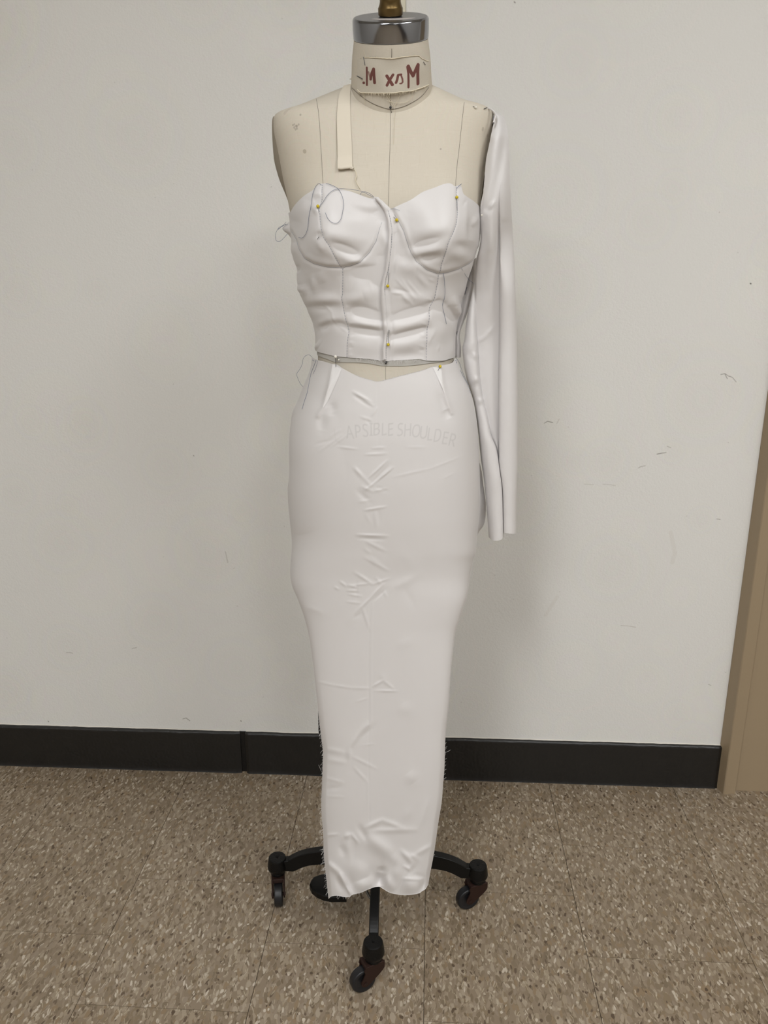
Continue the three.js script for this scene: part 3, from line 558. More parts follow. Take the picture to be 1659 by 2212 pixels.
stitchLine(dense(LCUP), bustier, 0.0036); stitchLine(dense(LLOW), bustier, 0.0040); stitchLine(dense(RCUP), bustier, 0.0036); stitchLine(dense(RLOW), bustier, 0.0040); stitchLine(dense(PLACK.slice(2)), bustier, 0.0034);
{ // raw placket edge standing up along the centre front
  const P = dense(PLACK), n = P.length - 1;
  const g = gridGeo(n * 2, 6, (s, t) => {
    const k = s * n, i = Math.min(n - 1, Math.floor(k)), f = k - i, x = lerp(P[i][0], P[i + 1][0], f), y = lerp(P[i][1], P[i + 1][1], f), w = 7 + 2.5 * noise.noise(y / 22, 3, 1) + (y > 640 && y < 720 ? 2 : 0), q = t * 2 - 1;
    const p = topSpot(x - 4 + q * w * 0.55, y, 0.0004 + 0.0030 * (1 - q * q) + (q < 0 ? 0.0022 * -q : 0)); return p;
  });
  mesh('placket', g, M.satin, bustier);
}
{ // little corner of cloth sticking out at the left underarm, and the loose back piece at the right
  const tip = [[628, 476], [619, 484], [610, 493], [613, 499], [622, 506], [633, 522]].map(([x, y]) => at(x, y, 0.012));
  const inn = [[634, 474], [636, 484], [637, 493], [638, 500], [639, 508], [641, 522]].map(([x, y]) => at(x, y, 0.024));
  const A = new THREE.CatmullRomCurve3(tip), B = new THREE.CatmullRomCurve3(inn);
  mesh('seam_corner', gridGeo(20, 8, (s, t) => A.getPoint(s).lerp(B.getPoint(s), t).add(V(0, 0, 0.004 * Math.sin(Math.PI * t)))), M.satin, bustier);
  const ed = [[1029, 556], [1026, 606], [1019, 640], [1010, 675], [996, 712], [993, 728], [996, 748], [995.5, 772]], inr = [[1005, 575], [1000, 606], [992, 640], [985, 680], [980, 712], [976, 728], [974, 748], [972, 772]];
  const C = new THREE.CatmullRomCurve3(ed.map(([x, y]) => at(x, y, -0.012))), D = new THREE.CatmullRomCurve3(inr.map(([x, y]) => at(x, y, -0.002)));
  mesh('back_seam_edge', gridGeo(30, 8, (s, t) => C.getPoint(s).lerp(D.getPoint(s), t).add(V(0, 0, 0.006 * Math.sin(t * 6)))), M.satin, bustier);
}
// loose blue threads
const offT = (pts, lift) => pts.map(([x, y, l]) => topSpot(x, y, (l ?? lift)));
mesh('loose_thread', tube(offT([[696, 399], [690, 396.5], [684, 403], [678, 420], [674, 445], [669, 470], [667, 490], [663, 504], [655, 514], [648, 513]], 0.0016), 0.00026, 60), M.thread, bustier);
mesh('loose_thread', tube(offT([[706, 396], [718, 400], [732, 408], [741, 424], [744, 440], [741, 462], [738, 475], [730, 483], [719, 481], [710, 472], [705, 460]], 0.0022), 0.00026, 60), M.thread, bustier);
mesh('loose_thread', tube(offT([[693, 446], [700, 436], [710, 421], [722, 411], [734, 408], [750, 408.5], [770, 411], [785, 415], [797, 421], [808, 426], [800, 419], [790, 415], [782, 416], [779, 421]], 0.0022), 0.00026, 80), M.thread, bustier);
mesh('loose_thread', tube([[618, 484], [608, 490], [599, 497], [595, 508], [597, 520], [605, 521], [613, 514], [621, 505]].map(([x, y]) => at(x, y, 0.016)), 0.00026, 40), M.thread, bustier);
mesh('loose_thread', tube([[622, 485], [612, 487], [602, 492], [600, 496], [609, 489], [618, 480]].map(([x, y]) => at(x, y, 0.018)), 0.00022, 40), M.thread, bustier);
mesh('loose_thread', tube(offT([[957, 591], [958.5, 610], [959, 640], [958, 660], [961, 680], [962, 700]], 0.0016), 0.00028, 40), M.thread, bustier);
mesh('loose_thread', tube([[997, 580], [1006, 597], [1016, 607], [1026, 614]].map(([x, y], i) => i < 2 ? topSpot(x, y, 0.001) : at(x, y, 0.03)), 0.0002, 20), M.thread, bustier);
mesh('loose_thread', tube(offT([[843, 451], [852, 452], [863, 455]], 0.0018), 0.0002, 12), M.thread, bustier);
mesh('loose_thread', tube(offT([[985, 407], [989, 402], [995.5, 397.5]], 0.0016), 0.0003, 12), M.thread, bustier);
{ // frayed hem
  const gs = []; for (let i = 0; i < 60; i++) { const x = rr(770, 915), y = yOn([[770, 774], [793, 776], [834, 780], [866, 778], [915, 777]], x), b = topSpot(x, y - 1, 0.0006), e = b.clone().add(V(rr(-0.004, 0.004), rr(-0.006, -0.001), rr(0, 0.002))); gs.push(tube([b, b.clone().lerp(e, 0.5).add(V(rr(-0.001, 0.001), 0, 0.001)), e], 0.00014, 4, 4)); }
  mesh('frayed_hem', mergeGeometries(gs), M.fray, bustier).userData.kind = 'stuff';
}

// ───────────── waist tape, strap, name tag ─────────────
{
  const a0 = [[688, 758], [705, 762], [722, 766], [748, 770], [772, 771], [800, 774], [834, 777], [862, 776], [903, 774], [931, 772], [958, 769], [981, 764]], b0 = [[689, 770], [705, 776], [722, 782], [748, 783], [772, 783.5], [800, 786], [834, 791], [862, 791], [903, 788.5], [931, 784.5], [958, 781], [981, 773]];
  const A = toAngle(a0), B = toAngle(b0), fa = curve(A), fb = curve(B);
  const g = gridGeo(200, 5, (s, t) => { const a = (s - 0.5) * 2 * Math.PI, aa = clamp(a, -1.45, 1.45), k = smooth(1.45, 2.2, Math.abs(a)); return bodyPoint(a, lerp(lerp(fa(aa), 1.105, k), lerp(fb(aa), 1.092, k), t), 0.0012 + 0.0004 * noise.noise(s * 90, t * 4, 1)); }, (s, t) => [s * 20, t]);
  tag(mesh('waist_tape', g, M.tape), 'greyish twill tape wrapped round the waist just below the bustier hem', 'tape');
}
{
  const Lp = curve([[158, 766], [170, 757], [182, 747], [191, 740], [202, 734], [225, 730], [261, 728], [300, 729], [364, 730]]), Rp = curve([[158, 771], [170, 766], [182, 759], [191, 757.5], [207, 756.5], [261, 757.5], [300, 759.5], [364, 762]]);
  const side = (face) => gridGeo(10, 60, (s, t) => { const py = lerp(166, 363 + (s > 0.7 ? (s - 0.7) * 10 : 0) - 2 * s * 0, t), px = lerp(Lp(py), Rp(py), s); const p = hit(px, py, 0.0016, 'body'); if (py < 192) p.z = Math.max(p.z, 0.036 - (192 - py) * 0.0016); return p.add(V(0, 0, face + 0.0030 * smooth(0.85, 1, t))); });
  const st = group('neck_strap', 'cream muslin strap hanging from the left of the neck down the chest', 'strap');
  const g1 = side(0.0012), g2 = side(-0.0006); mesh('strap_band', mergeGeometries([g1, g2]), M.strap, st);
  mesh('strap_fold', tube([[730, 363.5], [738, 364], [750, 362.5], [759, 362], [764, 364]].map(([x, y]) => hit(x, y, 0.005, 'body')), 0.0014, 20, 8), M.strap, st);
  mesh('loose_thread', tube([[762, 362], [767, 368], [770, 380], [768, 388], [772, 398], [778, 408]].map(([x, y]) => hit(x, y, 0.003, 'body')), 0.0006, 30), M.creamThread, st);
  for (const [x, y] of [[739, 357], [752, 356.5]]) mesh('stitch', new THREE.SphereGeometry(0.0007, 8, 6).translate(...hit(x, y, 0.0036, 'body').toArray()), M.seam, st);
  mesh('loose_thread', lineOn([[727, 262], [727, 300], [728, 340]], 0.0002, 0.0012, 'body'), M.creamThread, st);
}
const ntag = group('name_tag', 'frayed muslin name tag with mirrored maroon handwriting pinned to the neck', 'name tag');
{
  const topE = curve([[772, 130], [780, 127], [788, 124.5], [810, 125.5], [846, 127], [872, 123.5], [888, 122], [903, 121], [912, 127], [922, 132]]), botE = curve([[772, 194], [778, 200], [800, 201], [839, 202], [872, 199], [891, 196], [910, 190], [926, 184]]);
  const map = canvasTexture(1024, 512, (c, w, h) => {
    c.fillStyle = '#cbc4b6'; c.fillRect(0, 0, w, h);
    for (let i = 0; i < 5000; i++) { c.fillStyle = rnd() < 0.5 ? 'rgba(170,160,144,.25)' : 'rgba(226,220,208,.25)'; rnd() < 0.5 ? c.fillRect(rr(0, w), rr(0, h), rr(4, 26), 1) : c.fillRect(rr(0, w), rr(0, h), 1, rr(4, 26)); }
    // strokes measured on the tag: crop coordinates -> tag position
    const S = (zx, zy) => { const px = 740 + zx * 0.13261, py = zy * 0.13261, s = (px - 772) / 154, t = (py - topE(px)) / (botE(px) - topE(px)); return [s * w, t * h]; };
    c.lineCap = c.lineJoin = 'round';
    const st = (pts, lw, al = 1) => { c.strokeStyle = `rgba(112,70,64,${al})`; c.lineWidth = lw * 1.18 * 0.13261 / 154 * w; c.beginPath(); pts.forEach((p, i) => { const q = S(...p); i ? c.lineTo(...q) : c.moveTo(...q); }); c.stroke(); };
    st([[1232, 1055], [1225, 1180], [1228, 1365]], 42); st([[1230, 1060], [1180, 1170], [1150, 1240], [1110, 1170], [1070, 1080]], 44); st([[1055, 1090], [1072, 1200], [1075, 1330], [1074, 1425]], 30);
    st([[872, 1352], [890, 1300], [905, 1225]], 36); st([[905, 1220], [955, 1215]], 30); st([[955, 1230], [975, 1290], [980, 1340], [960, 1365], [938, 1366]], 24, 0.9);
    st([[725, 1395], [760, 1320], [822, 1218]], 38); st([[722, 1240], [760, 1300], [812, 1385]], 44);
    st([[396, 1108], [398, 1200], [396, 1385]], 28, 0.95); st([[425, 1180], [455, 1285]], 22, 0.55); st([[505, 1128], [475, 1200], [458, 1295]], 34); st([[508, 1130], [512, 1230], [522, 1350]], 40); st([[345, 1350], [346, 1352]], 36);
  });
  const mat = std({ map, roughness: 0.95, bumpMap: weaveBump, bumpScale: 0.0003, side: THREE.DoubleSide });
  const P = (s, t) => { const px = lerp(772, 926, s), py = lerp(topE(px), botE(px), t) + 0.8 * noise.noise(s * 40, t > 0.5 ? 3 : 1, 1) * (t < 0.02 || t > 0.98 ? 1 : 0); const p = hit(px, py, 0.0022, 'neck'); const lift = 0.0015 * Math.sin(s * 9) * Math.sin(t * 5) + 0.001; return p.add(V(0, 0, lift)); };
  mesh('tag_cloth', gridGeo(80, 24, P), mat, ntag);
  const gs = []; for (let i = 0; i < 150; i++) { const s = rnd(), t = rnd() < 0.65 ? 1 : 0, b = P(s, t), dy = t ? -rr(0.001, 0.0035) : rr(0.0006, 0.002); const e = b.clone().add(V(rr(-0.002, 0.002), dy, rr(0, 0.0015))); gs.push(tube([b, b.clone().lerp(e, 0.5).add(V(0, 0, 0.0006)), e], 0.00016, 3, 4)); }
  mesh('frayed_edge', mergeGeometries(gs), M.creamThread, ntag).userData.kind = 'stuff';
  for (const t of [0, 1]) mesh('rolled_edge', tube(Array.from({ length: 40 }, (_, i) => P(t ? i / 39 : lerp(0.1, 1, i / 39), t).add(V(0, 0.0005 * noise.noise(i * 0.7, t, 2), 0.0006))), 0.0006, 90, 6), M.creamThread, ntag);
  const th = (pts, r = 0.00025) => mesh('loose_thread', tube(pts.map(([x, y]) => hit(x, y, 0.002)), r, 30), M.creamThread, ntag);
  th([[830, 201], [838, 212], [846, 226], [850, 230]]); th([[866, 201], [860, 214], [853, 228]]); th([[890, 197], [891, 207], [884, 217], [870, 222], [850, 221], [835, 217]]); th([[836, 202], [845, 217], [852, 231], [852, 260], [851, 290], [850, 312]]); th([[784, 201], [786, 212], [788, 226]]); th([[788, 202], [788, 215]]); th([[785, 109], [788, 117], [790, 124]]);
}

// ───────────── white skirt ─────────────
const skirt = group('skirt', 'long white satin skirt panel with raw side edges hanging below the bustier', 'skirt');
const SL = curve([[771, 674], [791, 671.5], [837, 654], [868, 642], [894, 631], [920, 627.5], [953, 624], [1022, 624.5], [1066, 621.5], [1094, 623], [1131, 626.5], [1174, 630.5], [1237, 626.5], [1258, 629], [1294, 643], [1341, 659.5], [1381, 668.5], [1432, 676], [1475, 681], [1526, 686.5], [1591, 694], [1627, 698], [1667, 697], [1686, 696.5], [1740, 694.5], [1802, 698.5], [1852, 700.5], [1903, 706], [1941, 710]]);
const SR = curve([[772, 983], [787, 990], [809, 998], [838, 1012], [874, 1023], [921, 1030.5], [993, 1034.5], [1060, 1036.5], [1120, 1034], [1160, 1030], [1196, 1026.5], [1214, 1021], [1251, 1014], [1287, 1008.5], [1316, 999.5], [1345, 990], [1366, 983], [1406, 978], [1471, 972], [1526, 968.5], [1598, 961.5], [1663, 959.5], [1679, 958], [1730, 954], [1773, 947], [1824, 940], [1860, 934], [1885, 929], [1910, 925], [1941, 921]]);
const sOf = (px, py) => (px - SL(py)) / (SR(py) - SL(py));
const mk = pts => curve(pts.map(([x, y]) => [clamp(sOf(x, y), 0, 1), y]).sort((a, b) => a[0] - b[0]));
const STOP = mk([[674, 771.5], [684, 777], [700, 781], [718, 786], [726, 787], [739, 795], [769, 810.5], [800, 820.5], [815, 824], [828, 821.4], [860, 813], [885, 807], [915, 799], [935, 792], [951, 790], [976, 784], [983, 774]]);
const SHEM = mk([[710, 1941], [716, 1936], [727, 1934.5], [748, 1937.5], [755, 1937], [761, 1932.5], [777, 1928.5], [799, 1919.5], [812, 1915.5], [818.6, 1915], [828, 1920], [838, 1926], [849, 1930], [874, 1933], [895, 1931.5], [907, 1928.5], [911, 1925], [918, 1921], [925, 1910]]);
const skZ = curve([[771, 0.099], [830, 0.106], [900, 0.112], [960, 0.116], [1040, 0.117], [1120, 0.114], [1200, 0.108], [1260, 0.104], [1400, 0.104], [1600, 0.106], [1800, 0.107], [1941, 0.105]]);
const skE = curve([[771, 0.006], [1060, 0.006], [1130, 0.012], [1240, 0.035], [1320, 0.062], [1500, 0.078], [1800, 0.082], [1941, 0.088]]);
const skN = curve([[771, 2.35], [1150, 2.35], [1400, 2.0], [1941, 2.0]]);
const SKF = [
  ...poly([[718, 787], [710, 830], [703, 862], [697, 880], [687, 898]], 2.6, 4.5), [738, 797, 702, 860, 1.6, 5], [725, 800, 705, 850, 2.2, 7, 3], [699, 895, 693, 930, -2.8, 9], [716, 870, 722, 890, -1.8, 8], [712, 880, 716, 900, -1.0, 9],
  ...poly([[953, 795], [956, 825], [960, 845], [968, 870], [976, 892]], 2.6, 4.5), [940, 797, 957, 840, 1.8, 6, 3], [948, 850, 962, 885, -2.6, 7], [962, 885, 970, 905, -3.2, 9],
  [763, 846, 800, 868, 2.6, 4], [766, 855, 800, 877, -2.2, 4], [776, 862, 806, 876, 1.6, 3], [814, 880, 804, 899, 1.8, 3], [780, 900, 800, 908, 1.4, 4], [790, 905, 800, 915, -1.2, 4],
  ...poly([[816, 828], [816, 880], [816, 930], [818, 960]], -0.5, 2),
  [738, 940, 690, 975, 1.3, 3.5], [752, 938, 715, 965, 1.1, 3], [735, 928, 712, 945, 1.0, 3], [680, 960, 720, 950, -1.0, 4], [730, 965, 770, 970, 1.3, 3], [805, 968, 832, 967, 1.3, 3], [790, 982, 835, 980, 1.4, 3], [878, 966, 920, 966, 0.8, 4],
  [836, 995, 797, 1032, 2.2, 3.6], [848, 1010, 812, 1040, 2.6, 3.4], [812, 1040, 788, 1060, 1.9, 3.4], [842, 1003, 802, 1046, -1.6, 4], [765, 1010, 785, 1030, 1.5, 4], [785, 1030, 800, 1048, 1.3, 4], [780, 1050, 806, 1062, 1.4, 4], [810, 1060, 834, 1056, 1.6, 4], [772, 1060, 800, 1085, -1.2, 5],
  [765, 1010, 785, 1035, 1.1, 4], [812, 1052, 838, 1062, -1.2, 4], [775, 1085, 800, 1080, 1.0, 4], [788, 1102, 833, 1095, 1.8, 3.4], [810, 1105, 814, 1140, 1.6, 3.4], [818, 1105, 820, 1130, -1.2, 4], [790, 1110, 800, 1130, 0.9, 4],
  [770, 1155, 838, 1158, 1.9, 3.2], [774, 1163, 830, 1165, -1.3, 3.6], [792, 1170, 832, 1190, 1.7, 3.4], [788, 1185, 800, 1195, 1.0, 4], [790, 1205, 838, 1232, 1.9, 3.6], [797, 1202, 820, 1216, 1.0, 3],
  [766, 1236, 805, 1262, 1.9, 3.6], [805, 1262, 840, 1250, 1.5, 3.4], [812, 1248, 824, 1262, 1.4, 3], [735, 1256, 747, 1266, 1.6, 3], [722, 1268, 732, 1273, 1.4, 3], [752, 1264, 774, 1270, 1.6, 3], [752, 1276, 774, 1276, 1.6, 3], [754, 1284, 780, 1288, 1.5, 3], [750, 1300, 778, 1303, 1.4, 3], [770, 1258, 770, 1290, -1.0, 4], [760, 1265, 800, 1260, 1.2, 3.4],
  [828, 1262, 803, 1288, 2.0, 4], [803, 1288, 776, 1316, 2.0, 4], [776, 1316, 752, 1345, 1.2, 5], [834, 1272, 808, 1296, -1.4, 4], [782, 1310, 800, 1362, 1.6, 3.6], [850, 1270, 900, 1245, 1.2, 8], [872, 1270, 895, 1310, -0.9, 7], [828, 1275, 836, 1290, 1.2, 3], [780, 1325, 760, 1335, -1, 5],
  ...poly([[800, 1305], [798, 1360], [797, 1420], [797, 1500], [797, 1580], [796, 1640], [797, 1700], [798, 1770]], -0.75, 2.2), ...poly([[804, 1305], [802, 1360], [801, 1420], [801, 1500], [801, 1580]], 0.5, 3),
  [684, 1472, 720, 1480, 1.0, 3], [720, 1480, 757, 1486, 1.2, 3], [757, 1486, 800, 1487, 1.1, 3], [806, 1482, 828, 1470, 1.8, 4], [828, 1470, 850, 1487, 1.5, 4], [810, 1492, 858, 1493, 1.7, 2.6], [770, 1516, 795, 1508, 0.9, 3], [820, 1455, 835, 1470, 0.8, 6], [868, 1520, 885, 1545, 1.2, 14], [870, 1380, 880, 1400, 0.8, 14], [660, 1310, 700, 1325, 0.8, 6],
  [800, 1560, 775, 1585, 1.9, 6], [775, 1585, 755, 1615, 2.0, 5], [755, 1615, 754, 1640, 1.7, 5], [806, 1568, 780, 1595, -1.2, 6], [764, 1636, 812, 1660, 1.2, 4], [700, 1618, 745, 1626, 1.1, 5], [700, 1640, 750, 1648, 0.9, 5], [765, 1658, 795, 1690, 1.2, 4], [795, 1690, 796, 1740, 0.8, 4], [880, 1670, 895, 1690, 1.8, 12], [700, 1680, 740, 1690, 1.0, 4], [702, 1705, 740, 1700, -1.0, 5], [700, 1720, 745, 1722, 0.9, 4], [780, 1610, 810, 1607, 0.8, 3],
  [775, 1785, 792, 1815, -2.4, 6], [790, 1788, 825, 1772, 2.6, 5], [825, 1772, 870, 1788, 1.8, 5], [790, 1805, 848, 1848, 4.2, 13], [800, 1795, 900, 1792, 1.4, 5], [704, 1805, 730, 1802, 1.8, 4], [742, 1808, 758, 1803, 1.8, 5], [760, 1803, 775, 1822, 2.0, 4], [750, 1815, 758, 1860, 1.5, 8], [735, 1825, 745, 1850, -1.8, 7], [765, 1820, 760, 1860, -1.6, 7],
  [868, 1838, 892, 1865, 2.6, 5], [892, 1865, 882, 1895, 2.4, 6], [870, 1870, 888, 1880, 1.8, 4], [895, 1872, 880, 1892, -2, 5], [884, 1846, 905, 1858, 1.6, 5], [895, 1848, 935, 1825, 1.6, 5], [870, 1898, 912, 1900, 1.8, 4], [895, 1890, 920, 1895, -1.2, 5], [840, 1850, 870, 1870, 1.8, 10], [925, 1730, 905, 1790, 1.4, 6],
  [706, 1864, 732, 1885, 2.6, 6], [732, 1885, 748, 1915, 4.2, 5], [748, 1915, 759, 1934, 4.2, 4], [726, 1892, 742, 1925, -2.2, 7], [748, 1885, 768, 1930, -2.6, 8],
  [822, 1885, 820, 1914, -9, 8], [832, 1892, 850, 1925, 4, 10], [870, 1905, 905, 1920, 5, 16], [780, 1900, 790, 1925, 4.5, 16], [825, 1870, 826, 1890, -3, 8], [845, 1880, 870, 1890, 3, 14], [760, 1870, 800, 1885, 2.2, 14], [918, 1900, 910, 1926, -3, 5],
  [800, 1870, 812, 1905, -1.8, 8], [1000, 830, 1015, 870, 1.6, 6], [640, 1100, 640, 1230, 0.8, 12], [950, 1210, 1000, 1270, 0.8, 20], [985, 790, 995, 805, 1.2, 4], [870, 1770, 890, 1745, 0.9, 8], [850, 1030, 930, 1012, 0.8, 4], [930, 1012, 1000, 985, 0.8, 4], [955, 1035, 985, 1020, 0.7, 4], [850, 1180, 910, 1240, 0.6, 16],
];
const skFold = foldField(SKF.map(([a, b, c, d, h, w, w2, run]) => [a, b, c, d, h * (w < 4.5 ? 0.68 : 1.0) * (Math.min(b, d) > 1780 ? 1.3 : 1), w * (w < 4.5 ? 0.78 : 1.15), w2, run]));
const skXY = (s, t) => { const y0 = STOP(s), y1 = SHEM(s), py = lerp(y0, y1, t); return [lerp(SL(py), SR(py), s), py]; };
function skirtAt(px, py, lift = 0) {
  const s = clamp(sOf(px, py), 0, 1), q = Math.abs(2 * s - 1), n = skN(py), e = skE(py);
  let d = e + (skZ(py) - e) * Math.pow(Math.max(0, 1 - Math.pow(q, n)), 1 / n);
  if (py < 1250) { const b = hitSolid(px, py, inBody(0.0028)); if (b) d = lerp(d, Math.max(d, b.z), smooth(1250, 1200, py)); }   // lies on the form, hangs free below it
  d += lift;
  const edge = smooth(0, 0.04, Math.min(s, 1 - s));
  const bulge = py > 1250 ? smooth(1250, 1900, py) * (0.003 * Math.sin(s * 7 + 1) + 0.002 * noise.noise(s * 3, py / 150, 2)) : 0;
  return at(px, py, d + (skFold(px, py) + 0.00015 * noise.noise(px / 18, py / 26, 4)) * (0.15 + 0.85 * edge) + bulge * edge);
}
const printMap = canvasTexture(1024, 2048, (c, w, h) => {   // the form's stamped lettering reads faintly through the cloth
  c.fillStyle = '#ffffff'; c.fillRect(0, 0, w, h);
  const F = 4, put = (ch, px, py, rot, al) => {
    const s = sOf(px, py), t = (py - STOP(s)) / (SHEM(s) - STOP(s)), sx = w / (SR(py) - SL(py)), sy = h / (SHEM(s) - STOP(s));
    c.save(); c.translate(s * w, t * h); c.scale(sx, sy); c.rotate(rot); c.fillStyle = `rgba(120,116,124,${al * 0.5})`; c.font = '34px sans-serif'; c.textAlign = 'center'; c.scale(0.86, 1.12); c.fillText(ch, 0, 0); c.restore();
  };
  const L = [['L', 729, 955, -0.22, 0.10], ['A', 757, 947, -0.2, 0.2], ['P', 774, 945, -0.15, 0.25], ['S', 790, 943, -0.12, 0.25], ['I', 802, 941, -0.06, 0.25], ['B', 813, 940, -0.03, 0.27], ['L', 829, 940, 0, 0.27], ['E', 843, 941, 0, 0.27], ['S', 864, 941, 0.03, 0.27], ['H', 880, 942, 0.06, 0.27], ['O', 898, 944, 0.1, 0.27], ['U', 914, 947, 0.13, 0.27], ['L', 927, 951, 0.16, 0.27], ['D', 943, 954, 0.2, 0.27], ['E', 959, 959, 0.24, 0.26], ['R', 974, 963, 0.28, 0.25]];
  for (const [dx, dy] of [[0, 0], [-0.9, 0.4], [0.9, -0.4], [0, 0.9], [0, -0.9]]) for (const [ch, x, y, a, al] of L) put(ch, x + dx, y + dy, a, al * 0.2);
});
printMap.wrapS = printMap.wrapT = THREE.ClampToEdgeWrapping;
const skirtMat = M.satin.clone(); skirtMat.map = printMap; skirtMat.roughness = 0.5;
const warpS = s => 0.5 + 0.5 * Math.sin((s - 0.5) * Math.PI * 0.9) / Math.sin(Math.PI * 0.45);
mesh('front_panel', gridGeo(190, 520, (s, t) => skirtAt(...skXY(warpS(s), t)), (s, t) => [warpS(s), 1 - t]), skirtMat, skirt);
{ // the two darts, folded double and pinned at the waist
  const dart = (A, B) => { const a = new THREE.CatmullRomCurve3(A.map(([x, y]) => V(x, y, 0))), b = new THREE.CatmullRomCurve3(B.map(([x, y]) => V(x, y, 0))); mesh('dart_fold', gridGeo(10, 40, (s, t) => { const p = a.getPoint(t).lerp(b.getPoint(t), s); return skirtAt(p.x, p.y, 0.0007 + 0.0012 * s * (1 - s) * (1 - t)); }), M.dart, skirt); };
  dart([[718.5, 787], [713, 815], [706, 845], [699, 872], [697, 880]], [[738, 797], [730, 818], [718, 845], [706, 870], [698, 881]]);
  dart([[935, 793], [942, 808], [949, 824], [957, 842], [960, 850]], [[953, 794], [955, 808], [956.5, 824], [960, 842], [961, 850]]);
}
{ // second layer showing at the right hip: the turned side seam
  const A = curve([[985, 1032], [1020, 1041], [1051, 1044.5], [1094, 1050], [1115, 1049], [1134, 1045], [1150, 1034], [1158, 1031]]);
  mesh('side_flap', gridGeo(10, 40, (s, t) => { const py = lerp(985, 1158, t), x0 = SR(py) - 9; return at(lerp(x0, A(py) + 0.8 * noise.noise(py / 4, 1, 1), s), py, lerp(0.012, -0.018, s) + 0.004 * Math.sin(t * 12 + s * 3) * s); }), M.satin, skirt);
  const g = (pts, z, r = 0.00026) => mesh('loose_thread', tube(pts.map(([x, y]) => at(x, y, z)), r, 40), M.thread, skirt);
  g([[674, 771.5], [668, 766.5], [661, 768], [655, 775], [653, 786], [648, 797], [641, 808], [643, 816], [649, 829], [655, 836]], 0.012);
  mesh('loose_thread', tube([[683, 777], [679, 788], [672, 806], [669, 820], [663, 850], [657, 868], [652.5, 884]].map(([x, y]) => skirtAt(x, y, 0.001)), 0.00026, 40), M.thread, skirt);
  mesh('loose_thread', tube([[686, 779], [682, 795], [676, 808]].map(([x, y]) => skirtAt(x, y, 0.001)), 0.00018, 16), M.thread, skirt);
  mesh('loose_thread', tube([[982, 773], [985, 783], [993, 797], [1000, 812], [1009, 828], [1017, 850]].map(([x, y]) => at(x, y, 0.014)), 0.00024, 30), M.thread, skirt);
  mesh('loose_thread', tube([[984, 772], [992, 784], [997, 799], [1003, 814], [1012, 832]].map(([x, y]) => at(x + 0.5, y, 0.012)), 0.00022, 30), M.thread, skirt);
  for (const [x, y] of [[676, 778], [678, 779.5], [984.5, 779], [985.5, 782], [986, 784]]) mesh('stitch', new THREE.SphereGeometry(0.0007, 6, 5).translate(...skirtAt(x, y, 0.001).toArray()), M.thread, skirt);
  // fraying along the raw edges
  const gs = [], hair = (px, py, dx, dy) => { const b = skirtAt(px, py, 0.0004), e = at(px + dx, py + dy, b.z + rr(-0.002, 0.004)), m = at(px + dx * 0.55 + rr(-1, 1), py + dy * 0.4, b.z + 0.001); gs.push(tube([b, m, e], rr(0.00012, 0.0002), 4, 4)); };
  for (let y = 1470; y < 1930; y += rr(2.5, 6)) hair(SL(y) + 0.6, y, -rr(2, 6), rr(1, 8));
  for (let i = 0; i < 22; i++) { const y = rr(1730, 1930); hair(SL(y) + 0.6, y, -rr(4, 10), rr(2, 14)); }
  for (let y = 1610; y < 1690; y += rr(4, 12)) hair(SR(y) - 0.6, y, rr(2, 7), -rr(2, 8));
  hair(SR(1626) - 0.5, 1626, 13, -6); hair(SR(1700) - 0.5, 1706, 8, -6); hair(SL(1600), 1668, -7, -16);
  for (let i = 0; i < 16; i++) { const s = rr(0.05, 0.4), [px, py] = skXY(s, 1); hair(px, py - 0.5, rr(-6, 2), rr(2, 8)); }
  for (let y = 1720; y < 1860; y += rr(8, 20)) hair(SR(y) - 0.6, y, rr(1, 4), rr(-3, 4));
  for (let s = 0.3; s < 0.85; s += 0.008) { const [px, py] = skXY(s, 0); hair(px, py + 0.5, rr(-2, 2), -rr(0.6, 2)); }
  mesh('frayed_edge', mergeGeometries(gs), M.fray, skirt).userData.kind = 'stuff';
  const sel = (f) => tube(f, 0.00035, 260, 5);
  const side = n => Array.from({ length: 90 }, (_, i) => skirtAt(...skXY(n, i / 89)));
  for (const n of [0, 1]) mesh('raw_edge', sel(side(n)), M.fray, skirt);
  mesh('raw_edge', sel(Array.from({ length: 90 }, (_, i) => skirtAt(...skXY(i / 89, 1)))), M.fray, skirt);
}

